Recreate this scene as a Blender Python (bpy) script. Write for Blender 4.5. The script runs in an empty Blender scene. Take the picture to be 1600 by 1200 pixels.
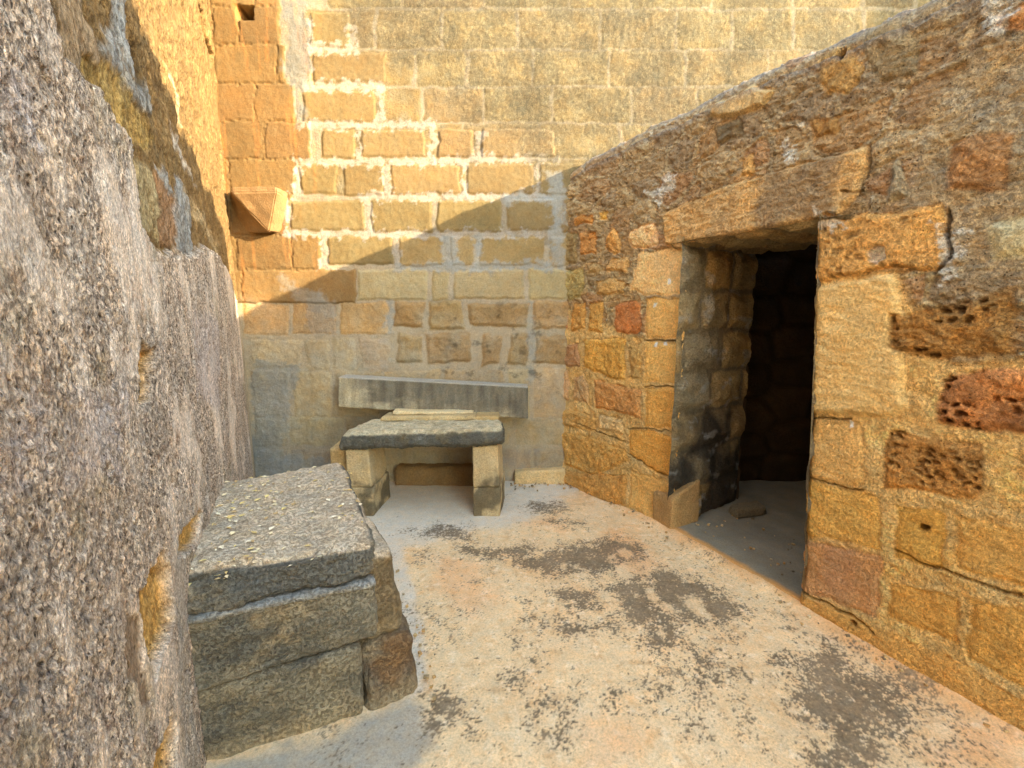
import bpy, math, random
import numpy as np
from math import radians

# ------------------------------------------------------------------ camera, sky, sun, exposure
scene = bpy.context.scene
F, PITCH, EYE = 720.0, math.atan(116/720.0), 1.45
cam_data = bpy.data.cameras.new('camera')
cam = bpy.data.objects.new('camera', cam_data)
scene.collection.objects.link(cam)
cam.location = (0, 0, EYE)
cam.rotation_euler = (math.pi/2 - PITCH, 0, 0)
cam_data.sensor_width = 36.0
cam_data.lens = 36.0*F/1600.0
cam_data.clip_start = 0.05
cam_data.clip_end = 2000
scene.camera = cam

SUN = np.array([0.85, -0.35, 0.285]); SUN /= np.linalg.norm(SUN)     # towards the sun
elev = math.asin(SUN[2]); azim = math.atan2(SUN[0], SUN[1])
world = bpy.data.worlds.new('World'); scene.world = world
world.use_nodes = True
wn = world.node_tree
sky = wn.nodes.new('ShaderNodeTexSky'); sky.sky_type = 'NISHITA'; sky.sun_disc = False
sky.sun_elevation = elev; sky.sun_rotation = azim
sky.air_density = 1.8; sky.dust_density = 1.0; sky.ozone_density = 1.0
bg = wn.nodes['Background']; bg.inputs['Strength'].default_value = 0.15
wn.links.new(sky.outputs[0], bg.inputs[0])
sl = bpy.data.lights.new('sun', 'SUN'); sl.energy = 2.3; sl.angle = radians(0.5); sl.color = (1.0, 0.80, 0.50)
sun = bpy.data.objects.new('sun', sl); scene.collection.objects.link(sun)
from mathutils import Vector
sun.rotation_euler = Vector(SUN).to_track_quat('Z', 'Y').to_euler()
scene.view_settings.view_transform = 'Standard'
scene.view_settings.look = 'None'
scene.view_settings.exposure = 3.3
scene.view_settings.gamma = 1.0
scene.render.resolution_x = 1024; scene.render.resolution_y = 768
scene.cycles.max_bounces = 8; scene.cycles.diffuse_bounces = 6

C = scene.collection
def tag(o, label=None, cat=None, group=None, kind=None):
    if label: o['label'] = label
    if cat: o['category'] = cat
    if group: o['group'] = group
    if kind: o['kind'] = kind
    return o
def thing(name, label, cat, loc=(0, 0, 0)):
    o = bpy.data.objects.new(name, None); C.objects.link(o)
    o.location = loc; o.empty_display_size = 0.1
    return tag(o, label, cat)

# ------------------------------------------------------------------ numpy noise
def _h(ix, iy, iz, seed):
    with np.errstate(over='ignore'):
        n = (ix.astype(np.uint32)*np.uint32(374761393) ^ iy.astype(np.uint32)*np.uint32(668265263)
             ^ iz.astype(np.uint32)*np.uint32(2147483647-18) ^ np.uint32((seed*1274126177+97) & 0xffffffff))
        n = (n ^ (n >> np.uint32(13)))*np.uint32(1274126177)
        n = (n ^ (n >> np.uint32(15)))*np.uint32(2246822519)
        n = n ^ (n >> np.uint32(16))
    return n
def _f(n): return (n & np.uint32(0xffffff)).astype(np.float32)/np.float32(16777216)
def perlin(x, y, seed=0):
    x = np.asarray(x, np.float32); y = np.asarray(y, np.float32)
    xi = np.floor(x); yi = np.floor(y); fx = x-xi; fy = y-yi
    xi = xi.astype(np.int64); yi = yi.astype(np.int64); z = np.zeros_like(xi)
    u = fx*fx*fx*(fx*(fx*6-15)+10); v = fy*fy*fy*(fy*(fy*6-15)+10)
    def g(dx, dy):
        a = _f(_h(xi+dx, yi+dy, z, seed))*np.float32(2*np.pi)
        return np.cos(a)*(fx-dx)+np.sin(a)*(fy-dy)
    a = g(0, 0); b = g(1, 0); c = g(0, 1); d = g(1, 1)
    return (a+(b-a)*u+((c+(d-c)*u)-(a+(b-a)*u))*v)*1.5
def fbm(x, y, o=4, seed=0, gain=.5, lac=2.03):
    s = 0; a = 1; t = 0
    for i in range(o):
        s = s+a*perlin(x, y, seed+i*17); t += a; a *= gain; x = x*lac+3.1; y = y*lac+1.7
    return s/t
def ridged(x, y, o=4, seed=0):
    s = 0; a = 1; t = 0
    for i in range(o):
        s = s+a*(1-np.abs(perlin(x, y, seed+i*13))*2); t += a; a *= .5; x = x*2.07+5; y = y*2.07+2
    return s/t
def worley(x, y, seed=0, jit=.95):
    x = np.asarray(x, np.float32); y = np.asarray(y, np.float32)
    xi = np.floor(x).astype(np.int64); yi = np.floor(y).astype(np.int64); z = np.zeros_like(xi)
    f1 = np.full(x.shape, 9, np.float32); f2 = f1.copy(); idd = np.zeros(x.shape, np.float32)
    for dx in (-1, 0, 1):
        for dy in (-1, 0, 1):
            cx = xi+dx; cy = yi+dy
            px = cx+.5+(_f(_h(cx, cy, z, seed))-.5)*jit; py = cy+.5+(_f(_h(cx, cy, z, seed+7))-.5)*jit
            d = np.hypot(px-x, py-y).astype(np.float32)
            n = d < f1
            f2 = np.where(n, f1, np.minimum(f2, d)); idd = np.where(n, _f(_h(cx, cy, z, seed+31)), idd)
            f1 = np.where(n, d, f1)
    return f1, f2, idd
def perlin3(p, seed=0):
    x, y, z = [np.asarray(p[..., i], np.float32) for i in range(3)]
    xi = np.floor(x); yi = np.floor(y); zi = np.floor(z); fx = x-xi; fy = y-yi; fz = z-zi
    xi = xi.astype(np.int64); yi = yi.astype(np.int64); zi = zi.astype(np.int64)
    s = lambda t: t*t*t*(t*(t*6-15)+10)
    u, v, w = s(fx), s(fy), s(fz)
    def g(a, b, c):
        n = _h(xi+a, yi+b, zi+c, seed)
        th = _f(n)*np.float32(6.2832); cz = _f(n >> np.uint32(7))*2-1; r = np.sqrt(np.maximum(0, 1-cz*cz))
        return r*np.cos(th)*(fx-a)+r*np.sin(th)*(fy-b)+cz*(fz-c)
    L = lambda a, b, t: a+(b-a)*t
    return L(L(L(g(0,0,0), g(1,0,0), u), L(g(0,1,0), g(1,1,0), u), v),
             L(L(g(0,0,1), g(1,0,1), u), L(g(0,1,1), g(1,1,1), u), v), w)*1.5
def fbm3(p, o=4, seed=0, gain=.5):
    s = 0; a = 1; t = 0
    for i in range(o):
        s = s+a*perlin3(p, seed+i*17); t += a; a *= gain; p = p*2.03+1.3
    return s/t
def ss(a, b, x):
    t = np.clip((x-a)/(b-a), 0, 1); return t*t*(3-2*t)
def lin(c):
    c = np.array(c, np.float64)/255.0
    return np.where(c <= .04045, c/12.92, ((c+.055)/1.055)**2.4)
def psdf(x, y, poly):
    """signed distance to a polygon, negative inside"""
    P = np.array(poly, np.float64); n = len(P)
    d = np.full(x.shape, 1e9); inside = np.zeros(x.shape, bool)
    for i in range(n):
        a = P[i]; b = P[(i+1) % n]; e = b-a
        wx = x-a[0]; wy = y-a[1]
        t = np.clip((wx*e[0]+wy*e[1])/max(1e-12, e@e), 0, 1)
        d = np.minimum(d, (wx-e[0]*t)**2+(wy-e[1]*t)**2)
        c = (a[1] > y) != (b[1] > y)
        with np.errstate(divide='ignore', invalid='ignore'):
            xx = a[0]+(y-a[1])*e[0]/(e[1] if abs(e[1]) > 1e-12 else 1e-12)
        inside ^= c & (x < xx)
    d = np.sqrt(d)
    return np.where(inside, -d, d)

# ------------------------------------------------------------------ measured place: photo pixel -> point on a real surface
SP, CP = math.sin(PITCH), math.cos(PITCH)
def ray(x, y):
    u = (x-800)/F; v = (600-y)/F
    return np.array([u, CP+v*SP, v*CP-SP])
YAW = math.atan2(350/F, CP+ (116/F)*SP)
DW = np.array([-math.sin(YAW), math.cos(YAW), 0.0])     # along the side walls, away from the camera
NW = np.array([math.cos(YAW), math.sin(YAW), 0.0])      # across, left to right
BY = 3.78
def on_floor(x, y, z=0.0):
    d = ray(x, y); p = d*(z-EYE)/d[2]; return (p[0], p[1])
def on_back(x, y):
    d = ray(x, y); p = d*BY/d[1]; return (p[0], p[2]+EYE)
def roff(t):
    q = np.clip((np.asarray(t, float)-2.15)/1.1, 0, 1.3); return 2.21-.18*q**1.5
def on_right(x, y):
    d = ray(x, y); off = 2.21
    for _ in range(12):
        p = d*off/(NW@d); t = DW@p; off = float(roff(t))
    return (t, p[2]+EYE)
LOFF = -.375
def on_left(x, y):
    d = ray(x, y); p = d*(LOFF+.04)/(NW@d); return (DW@p, p[2]+EYE)
def W(t, off, z): return NW*off+DW*t+np.array([0, 0, z])

# ------------------------------------------------------------------ mesh building
TONE = [(1, 1, 1)]          # surface tint of the masonry being built
def set_attrs(me, col, aux):
    col = np.asarray(col)*np.array(TONE[0])
    a = me.attributes.new('Col', 'FLOAT_COLOR', 'POINT')
    c = np.ones((len(me.vertices), 4), np.float32); c[:, :3] = np.clip(col, 0.004, .9); a.data.foreach_set('color', c.ravel())
    a = me.attributes.new('Aux', 'FLOAT_COLOR', 'POINT')
    c = np.ones((len(me.vertices), 4), np.float32); c[:, :3] = np.clip(aux, 0, 1); a.data.foreach_set('color', c.ravel())
def mesh_from(name, V, Q, col, aux, mat, parent=None, smooth=True):
    me = bpy.data.meshes.new(name)
    me.vertices.add(len(V)); me.vertices.foreach_set('co', V.astype(np.float32).ravel())
    me.loops.add(Q.size); me.loops.foreach_set('vertex_index', Q.astype(np.int32).ravel())
    me.polygons.add(len(Q)); me.polygons.foreach_set('loop_start', np.arange(0, Q.size, 4, dtype=np.int32))
    me.polygons.foreach_set('loop_total', np.full(len(Q), 4, np.int32))
    me.polygons.foreach_set('use_smooth', np.full(len(Q), smooth))
    me.update(calc_edges=True)
    set_attrs(me, col, aux)
    me.materials.append(mat)
    o = bpy.data.objects.new(name, me); C.objects.link(o)
    if parent: o.parent = parent; o.matrix_parent_inverse = parent.matrix_world.inverted() if False else o.matrix_parent_inverse
    return o
def grid_obj(name, P, col, aux, mat, parent=None, keep=None, flip=False):
    """P (a,b,3) -> one mesh; keep = boolean mask (a-1,b-1)"""
    a, b = P.shape[:2]
    idx = np.arange(a*b).reshape(a, b)
    q = np.stack([idx[:-1, :-1], idx[1:, :-1], idx[1:, 1:], idx[:-1, 1:]], -1)
    if flip: q = q[..., ::-1]
    q = q[keep] if keep is not None else q.reshape(-1, 4)
    if len(q) == 0: return None
    used, inv = np.unique(q, return_inverse=True)
    return mesh_from(name, P.reshape(-1, 3)[used], inv.reshape(-1, 4), col.reshape(-1, 3)[used], aux.reshape(-1, 3)[used], mat, parent)

def stone_mat(name, fine=90.0, var=.35, bump=.6, bdist=.006, pit_scale=55.0, pit=(.05, .035, .025), rough=.92, stretch=(1, 1, 1), grit=.0, gs=130.0):
    m = bpy.data.materials.new(name); m.use_nodes = True
    nt = m.node_tree; N = nt.nodes; L = nt.links; bs = N['Principled BSDF']
    bs.inputs['Roughness'].default_value = rough
    bs.inputs['Specular IOR Level'].default_value = .25
    tc = N.new('ShaderNodeTexCoord'); mp = N.new('ShaderNodeMapping'); mp.inputs['Scale'].default_value = stretch
    L.new(tc.outputs['Object'], mp.inputs[0])
    at = N.new('ShaderNodeAttribute'); at.attribute_name = 'Col'
    ax = N.new('ShaderNodeAttribute'); ax.attribute_name = 'Aux'
    sp = N.new('ShaderNodeSeparateColor'); L.new(ax.outputs['Color'], sp.inputs[0])
    def noise(s, det=6, r=.6):
        n = N.new('ShaderNodeTexNoise'); n.inputs['Scale'].default_value = s; n.inputs['Detail'].default_value = det
        n.inputs['Roughness'].default_value = r; L.new(mp.outputs[0], n.inputs['Vector']); return n
    def math_(op, a, b=None, c=None):
        n = N.new('ShaderNodeMath'); n.operation = op
        for i, v in enumerate((a, b, c)):
            if v is None: continue
            if isinstance(v, (int, float)): n.inputs[i].default_value = v
            else: L.new(v, n.inputs[i])
        return n.outputs[0]
    def mr(v, a, b, c, d):
        n = N.new('ShaderNodeMapRange'); L.new(v, n.inputs[0])
        for i, q in enumerate((a, b, c, d)): n.inputs[i+1].default_value = q
        return n.outputs[0]
    n1 = noise(fine, 8, .7); n2 = noise(fine/9, 6, .6); n3 = noise(fine*3.2, 4, .6)
    f1 = mr(n1.outputs[0], .3, .7, 1-var, 1+var); f2 = mr(n2.outputs[0], .3, .7, 1-var*.5, 1+var*.5)
    f3 = mr(n3.outputs[0], .34, .66, 1-var*.8, 1+var*.8)
    f = math_('MULTIPLY', math_('MULTIPLY', f1, f2), f3)
    mul = N.new('ShaderNodeVectorMath'); mul.operation = 'SCALE'; L.new(at.outputs['Color'], mul.inputs[0]); L.new(f, mul.inputs['Scale'])
    # warm / cool drift
    n4 = noise(fine/5, 4, .6)
    tint = N.new('ShaderNodeMix'); tint.data_type = 'RGBA'; tint.blend_type = 'MULTIPLY'; tint.inputs[0].default_value = 1.0
    ramp = N.new('ShaderNodeValToRGB'); ramp.color_ramp.elements[0].position = .36; ramp.color_ramp.elements[0].color = (.96, 1.0, 1.06, 1)
    ramp.color_ramp.elements[1].position = .64; ramp.color_ramp.elements[1].color = (1.04, .99, .93, 1)
    L.new(n4.outputs[0], ramp.inputs[0]); L.new(mul.outputs[0], tint.inputs[6]); L.new(ramp.outputs[0], tint.inputs[7])
    # pits
    vo = N.new('ShaderNodeTexVoronoi'); vo.inputs['Scale'].default_value = pit_scale; L.new(mp.outputs[0], vo.inputs['Vector'])
    nd = noise(pit_scale*.35, 3, .5)
    thr = math_('MULTIPLY', sp.outputs[0], mr(nd.outputs[0], .35, .65, .05, .62))
    pm = math_('MULTIPLY', mr(math_('SUBTRACT', thr, vo.outputs['Distance']), -.06, .06, 0, 1), 1.0)
    mix = N.new('ShaderNodeMix'); mix.data_type = 'RGBA'; L.new(math_('MULTIPLY', pm, .8), mix.inputs[0])
    L.new(tint.outputs[2], mix.inputs[6]); mix.inputs[7].default_value = (*pit, 1)
    # pale specks (aux blue)
    ns = noise(fine*1.7, 3, .6)
    sk = math_('MULTIPLY', math_('MULTIPLY', mr(ns.outputs[0], .5, .66, 0, 1), mr(nd.outputs[0], .4, .6, .1, .6)), sp.outputs[2])
    mix2 = N.new('ShaderNodeMix'); mix2.data_type = 'RGBA'; L.new(sk, mix2.inputs[0])
    L.new(mix.outputs[2], mix2.inputs[6]); mix2.inputs[7].default_value = (.42, .34, .19, 1)
    last = mix2.outputs[2]
    gh = None
    if grit:
        ng = noise(gs, 5, .65); gm = math_('MULTIPLY', math_('MULTIPLY', mr(ng.outputs[0], .50, .41, 0, 1), mr(n2.outputs[0], .35, .6, .35, 1)), sp.outputs[1])
        mix3 = N.new('ShaderNodeMix'); mix3.data_type = 'RGBA'; L.new(math_('MULTIPLY', gm, grit), mix3.inputs[0])
        L.new(last, mix3.inputs[6]); mix3.inputs[7].default_value = (*pit, 1); last = mix3.outputs[2]; gh = gm
    L.new(last, bs.inputs['Base Color'])
    hh = math_('ADD', math_('ADD', math_('MULTIPLY', n1.outputs[0], .7), math_('MULTIPLY', n3.outputs[0], .25)), math_('MULTIPLY', pm, -.7))
    if gh is not None: hh = math_('ADD', hh, math_('MULTIPLY', gh, -.5))
    hs = math_('MULTIPLY', hh, mr(sp.outputs[1], 0, 1, .25, 1.4))
    bp = N.new('ShaderNodeBump'); bp.inputs['Strength'].default_value = bump; bp.inputs['Distance'].default_value = bdist
    L.new(hs, bp.inputs['Height']); L.new(bp.outputs[0], bs.inputs['Normal'])
    return m

M_right = stone_mat('ochre_rubble', 85, .30, 1.0, .014, 60, grit=.22, gs=95, pit=(.10, .06, .03))
M_back = stone_mat('limestone_ashlar', 70, .17, .7, .008, 50, pit=(.12, .09, .05), grit=.18, gs=80)
M_left = stone_mat('coarse_plaster', 90, .42, 1.0, .014, 85, pit=(.05, .038, .035), stretch=(1, 1, .6), grit=.62, gs=120)
M_bare = stone_mat('bare_yellow_stone', 70, .34, 1.0, .014, 60, stretch=(1, 1, .5), grit=.6, gs=60, pit=(.14, .08, .03))
M_floor = stone_mat('worn_screed', 110, .17, .5, .004, 120, pit=(.16, .13, .09), grit=.35, gs=110)
M_dark = stone_mat('weathered_grey_stone', 85, .28, 1.0, .012, 60, pit=(.07, .06, .045), grit=.16, gs=85)
M_leg = stone_mat('cut_limestone', 80, .24, .8, .008, 60, pit=(.1, .08, .05), grit=.35, gs=90)

class Field:
    def __init__(s, X, Z, col, aux=(.1, .5, 0)):
        s.X = X; s.Z = Z; s.h = np.zeros(X.shape); s.col = np.ones(X.shape+(3,))*np.array(col); s.aux = np.ones(X.shape+(3,))*np.array(aux)
        s.pid = np.zeros(X.shape, np.int16)
    def warp(s, amp, sc, seed):
        s.wx = s.X+amp*fbm(s.X*sc, s.Z*sc, 4, seed); s.wz = s.Z+amp*fbm(s.X*sc+40, s.Z*sc+9, 4, seed+3)
    def bbox(s, poly, pad):
        p = np.array(poly); return (s.X > p[:, 0].min()-pad) & (s.X < p[:, 0].max()+pad) & (s.Z > p[:, 1].min()-pad) & (s.Z < p[:, 1].max()+pad)
    def stone(s, poly, col, prot=.015, edge=.012, rough=.006, rs=14, pit=.1, pale=0, br=.5, pid=None, seed=0, colvar=.12, hmix=1.0, pits=0.0, strata=0.0):
        m = s.bbox(poly, .09)
        if not m.any(): return
        x = s.wx[m]; z = s.wz[m]; d = psdf(x, z, poly)
        k = ss(edge*.4, -edge, d)                       # 0 outside .. 1 inside
        xs = s.X[m]; zs = s.Z[m]
        hh = prot*ss(0, -edge*2.4, d)+rough*fbm(xs*rs+seed, zs*rs, 5, 100+seed, .6)
        if strata: hh = hh+strata*fbm(xs*6+seed, zs*38+2*fbm(xs*4, zs*4, 2, seed), 4, 50+seed, .6)
        if pits:
            f1, f2, _ = worley(xs*24+seed+.5*fbm(xs*20, zs*20, 2, seed+4), zs*34+.5*fbm(xs*20, zs*20, 2, seed+5), 9+seed)
            g = ss(.05, .3, fbm(xs*5, zs*5, 3, 77+seed)+.2)
            ph = ss(.42, .15, f1)*g; hh = hh-pits*ph
        s.h[m] = s.h[m]*(1-k*hmix)+hh*k*hmix
        c = np.array(col)*(1+colvar*2*fbm(xs*5+seed, zs*5, 4, 200+seed))[:, None]
        wv = fbm(xs*9+seed*3, zs*9, 4, 300+seed)[:, None]
        c = c*(1+wv*np.array([.06, -.01, -.14])*1.6*colvar/.12)
        if pits: c = c*(1-.5*ph[:, None])
        s.col[m] = s.col[m]*(1-k[:, None])+c*k[:, None]
        s.aux[m] = s.aux[m]*(1-k[:, None])+np.array([pit, br, pale])*k[:, None]
        if pid is not None: s.pid[m] = np.where(k > .5, pid, s.pid[m])
    def paint(s, poly, col, amt=1, edge=.03, noise=.05, nsc=9, seed=0, h=0, aux=None, thr=None):
        m = s.bbox(poly, .12+edge)
        if not m.any(): return
        xs = s.X[m]; zs = s.Z[m]
        d = psdf(s.wx[m], s.wz[m], poly)+noise*fbm(xs*nsc, zs*nsc, 5, 400+seed, .65)
        k = ss(edge, -edge, d)*amt
        s.h[m] += k*h
        s.col[m] = s.col[m]*(1-k[:, None])+np.array(col)*k[:, None]
        if aux is not None: s.aux[m] = s.aux[m]*(1-k[:, None])+np.array(aux)*k[:, None]
def q2(f, pts): return [f(*p) for p in pts]
def rect(x0, y0, x1, y1): return [(x0, y0), (x1, y0), (x1, y1), (x0, y1)]
def steps(segs):
    out = [segs[0][0]]
    for a, b, d in segs:
        n = max(1, int(round((b-a)/d))); out += list(a+(b-a)*np.arange(1, n+1)/n)
    return np.array(out)

# ================================================================== GROUND
TONE[0] = (1.22, 1.12, 1.04)
me = bpy.data.meshes.new('ground')
me.from_pydata([(-400, -400, -.03), (400, -400, -.03), (400, 400, -.03), (-400, 400, -.03)], [], [(0, 1, 2, 3)])
set_attrs(me, np.array([lin((190, 165, 125))*.8]*4), np.array([[.1, .5, 0]]*4)); me.materials.append(M_floor)
ground = bpy.data.objects.new('ground', me); C.objects.link(ground); tag(ground, kind='structure')

xs = steps([(-2.6, 2.4, .0055)]); ys = steps([(-1.5, .9, .08), (.9, 3.95, .0055)])
X, Y = np.meshgrid(xs, ys, indexing='ij')
fl = Field(X, Y, lin((210, 190, 154))*.94, (.05, .35, 0)); fl.warp(.045, 5, 11)
big = fbm(X*1.3, Y*1.3, 4, 5); med = fbm(X*5, Y*5, 5, 6, .6); fin = fbm(X*22, Y*22, 4, 7, .65)
fl.col *= (1+.16*big+.12*med)[..., None]
# orange and white drifts of the screed
def blend(c, k): fl.col[...] = fl.col*(1-k[..., None])+np.array(c)*k[..., None]
blend(lin((214, 174, 124))*.9, ss(.0, .45, fbm(X*2.2+4, Y*2.2, 5, 21, .6))*.5)
blend(lin((196, 160, 116))*.8, ss(.12, .36, fbm(X*15+4, Y*15, 4, 23, .7))*.5)
blend(lin((228, 216, 190))*.95, ss(.15, .4, fbm(X*18-4, Y*18, 4, 24, .7))*.5)
blend(lin((214, 198, 166))*.92, ss(.08, .5, fbm(X*2.6-4, Y*2.6+3, 5, 22, .6))*.7)
# near the right wall base: sandy orange; at the back: grey cement
P2 = np.stack([X, Y], -1)@NW[:2]
T2 = np.stack([X, Y], -1)@DW[:2]
blend(lin((205, 152, 92))*.85, ss(.14, 0, 2.2-P2+.10*med)*.6)
cem = [(560, 745), (900, 745), (905, 770), (850, 800), (790, 822), (640, 850), (560, 860)]
fl.paint(q2(on_floor, cem), lin((190, 188, 178))*1.0, .9, .10, .14, 3, 31)
fl.paint(q2(on_floor, [(330, 1200), (560, 1135), (640, 1105), (665, 1110), (690, 1160), (640, 1220), (600, 1300), (300, 1300)]), lin((162, 160, 150))*.85, .92, .05, .10, 5, 32)
fl.paint(q2(on_floor, [(620, 830), (660, 980), (665, 1080), (650, 1100), (630, 1000), (600, 850)]), lin((200, 195, 182))*.9, .9, .03, .05, 8, 33)
for i, pl in enumerate([[(680, 870), (745, 880), (770, 930), (730, 960), (690, 930)], [(830, 815), (870, 800), (880, 830)], [(960, 830), (1040, 880), (1000, 900), (930, 860)], [(930, 1140), (990, 1130), (1000, 1190), (930, 1200)], [(1500, 1130), (1590, 1160), (1580, 1200), (1480, 1200)]]):
    fl.paint(q2(on_floor, pl), lin((214, 164, 116))*.92, .45, .08, .12, 5, 40+i)
def fz(pts): return [(600+a/2.608, 740+b/2.608) for a, b in pts]
stains = [
 (fz([(560,360),(700,310),(800,290),(900,265),(1040,285),(1062,330),(960,355),(930,385),(850,412),(760,402),(650,402),(560,385)]), .95),
 (fz([(870,460),(1040,430),(1150,390),(1300,440),(1440,510),(1475,590),(1400,645),(1320,605),(1200,595),(1160,570),(1200,640),(1130,740),(1085,700),(1045,620),(960,600),(980,540)]), .92),
 (fz([(280,280),(360,300),(480,300),(620,280),(650,310),(560,345),(440,350),(320,325)]), .8),
 (fz([(120,225),(230,215),(360,240),(330,265),(200,260)]), .85),
 (fz([(680,460),(760,470),(860,490),(885,550),(820,565),(760,520)]), .9),
 (fz([(735,625),(880,595),(945,620),(830,655),(750,675)]), .8),
 (fz([(595,120),(700,118),(735,145),(690,162),(600,152)]), .9),
 (fz([(660,190),(760,183),(810,210),(680,214)]), .8),
 (fz([(550,530),(800,520),(780,610),(560,625)]), .45),
 (fz([(520,630),(650,640),(650,730),(530,720)]), .4),
 (fz([(180,905),(300,915),(315,1000),(220,1025)]), .85),
 (fz([(590,890),(810,920),(820,1020),(640,1020),(575,940)]), .55),
 (fz([(640,1050),(750,1040),(725,1090),(655,1090)]), .6),
 (fz([(1065,850),(1140,865),(1125,935),(1070,950)]), .8),
 (fz([(1170,920),(1270,965),(1255,1000),(1190,960)]), .6),
 (fz([(1230,755),(1400,750),(1420,795),(1280,828)]), .85),
 (fz([(1120,650),(1340,735),(1300,760),(1150,720)]), .7),
 (fz([(100,320),(200,325),(185,380),(110,370)]), .5),
 (fz([(190,535),(280,535),(250,610)]), .5),
 (fz([(505,820),(570,812),(595,835),(540,865)]), .8),
 (fz([(920,915),(1020,905),(980,975),(930,960)]), .6),
 (fz([(1100,330),(1330,420),(1460,520),(1540,600),(1500,560),(1250,420)]), .4),
 (fz([(1300,820),(1480,860),(1470,920),(1200,880)]), .35),
 ([(1222,1030),(1300,998),(1350,1045),(1410,1072),(1468,1110),(1425,1130),(1410,1200),(1255,1200),(1265,1140),(1228,1075)], .78),
 ([(1440,1120),(1500,1140),(1560,1200),(1400,1200)], .5),
]
sp1 = .6*fbm(X*30, Y*30, 3, 61, .8)+.75*fbm(X*78, Y*78, 2, 68, .8); sp2 = fbm(X*9, Y*9, 5, 62, .65)
stain_m = np.zeros(X.shape)
for i, (pl, s) in enumerate(stains):
    pw = q2(on_floor, pl); m = fl.bbox(pw, .25)
    d = psdf(fl.wx[m], fl.wz[m], pw)
    v = s*.92*ss(.15, -.13, d)+.80*sp1[m]+.62*sp2[m]-.30*np.maximum(0, fbm(X[m]*14, Y[m]*14, 4, 69, .7))
    stain_m[m] = np.maximum(stain_m[m], .35*ss(.30, .42, v)+.65*ss(.44, .53, v))
gen = ss(.56, .66, .35+.45*fbm(X*2.3, Y*2.3, 3, 64)+.55*sp1+.3*sp2)*.8
stain_m = np.maximum(stain_m, gen*(Y < 3.0))
for cx, cy, r in [(630,322,26),(1095,497,26),(1030,495,12),(1165,548,28),(1132,650,18),(1030,650,20),(790,375,12),(740,372,8),(930,345,24),(990,330,30),(1275,540,40),(1310,570,30),(1240,435,16),(1130,520,12)]:
    px, py = on_floor(600+cx/2.608, 740+cy/2.608); rr = r/2.608/F*math.hypot(px, py)*.95
    d = np.hypot(fl.wx-px, (fl.wz-py)*.75)-rr+.05*sp1+.05*sp2
    stain_m *= 1-.85*ss(.018, -.012, d)
sc = lin((106, 96, 80))*(1+.5*fbm(X*6, Y*6, 4, 66))[..., None]
kk = (stain_m*(.86+.3*np.clip(sp1, -.6, .5)))[..., None]
fl.col = fl.col*(1-kk)+sc*kk
fl.aux[..., 0] = .05+.25*stain_m; fl.aux[..., 1] = .35+.3*stain_m
fl.h = .010*big+.004*med+.0015*fin-.0016*stain_m
fl.h += .03*ss(.12, 0, 2.2-P2)+.022*ss(.10, 0, P2+.37)
ctr = ss(.35, .0, np.abs(X-.1))*0
Pm = np.stack([X, Y, fl.h], -1)
fo = grid_obj('floor', Pm, fl.col, fl.aux, M_floor); tag(fo, kind='structure')

# ================================================================== BACK WALL
TONE[0] = (1.0, 1.0, 1.12)
bw = thing('back_wall', 'tall sunlit ashlar wall with white mortar joints at the far end of the court', 'wall', (0, BY, 0))
xs = steps([(-3.2, -2.35, .05), (-2.35, 3.6, .0085), (3.6, 6, .2)]); zs = steps([(-.1, 4.05, .0085), (4.05, 4.6, .12)])
X, Z = np.meshgrid(xs, zs, indexing='ij')
b = Field(X, Z, lin((190, 170, 130))*.8, (.08, .5, 0)); b.warp(.022, 9, 31)
mort = lin((196, 182, 150))*.95
b.col[...] = mort*np.where(Z > 2.75, .44, np.where(Z > 1.95, .46, .66))[..., None]; b.col *= (1+.12*fbm(X*6, Z*6, 4, 3))[..., None]  # sunlit mortar gets a darker base colour, shaded mortar a lighter one
b.h = .002+.004*fbm(X*12, Z*12, 4, 9)
def bs(x0, y0, x1, y1, col, **k):
    J = k.pop('jit', 1.5); b.stone(q2(on_back, [(a_+R.uniform(-J, J), b_+R.uniform(-J, J)) for a_, b_ in rect(x0, y0, x1, y1)]), lin(col)*k.pop('g', .8), **k)
PALE = (228, 196, 130); ORG = (212, 172, 108); STN = (166, 146, 106); SHB = (190, 170, 120)
R = random.Random(4)
def row(y0, y1, xsr, col, gap=4, **k):
    for i, (a, c) in enumerate(zip(xsr[:-1], xsr[1:])):
        fv = R.uniform(-.045, .045); cc = tuple(v*(1+fv+R.uniform(-.012, .012)) for v in col)
        bs(a+gap, y0+gap*.7, c-gap, y1-gap*.7, cc, seed=R.randint(0, 90), **k)
# generic ashlar above and to the right, stained
yy = [-150, -95, -42, 14, 78, 136, 193, 249, 306]
for j in range(8):
    x = 470+R.uniform(0, 40); xr = [x]
    while x < 1900: x += R.uniform(75, 135); xr.append(x)
    row(yy[j], yy[j+1], xr, (194, 172, 122), 2.0, g=.33, prot=.003, edge=.008, rough=.004, br=.7, pit=.15, pale=.9, colvar=.2)  # base colour lowered because these courses stand in sun
PK = dict(g=.225, prot=.009, jit=2.2, edge=.008, rough=.0018, br=.25, pit=.0, colvar=.045)  # pale stone in sun: base colour lowered to balance the light
row(14, 78, [480, 552], PALE, 5, **PK)
row(80, 134, [484, 610], PALE, 5, **PK)
row(138, 194, [468, 592], PALE, 5, **PK)
row(197, 251, [500, 560, 672], PALE, 5, **PK)
row(197, 251, [678, 746, 872], (222, 190, 130), 5, g=.25, prot=.012, edge=.009, rough=.003, br=.4, pit=.05, pale=.3, colvar=.1)
row(252, 308, [464, 532, 605, 724, 838, 960], PALE, 4, **PK)
row(309, 365, [450, 575, 679, 788, 872, 960], PALE, 4, **PK)
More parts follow.
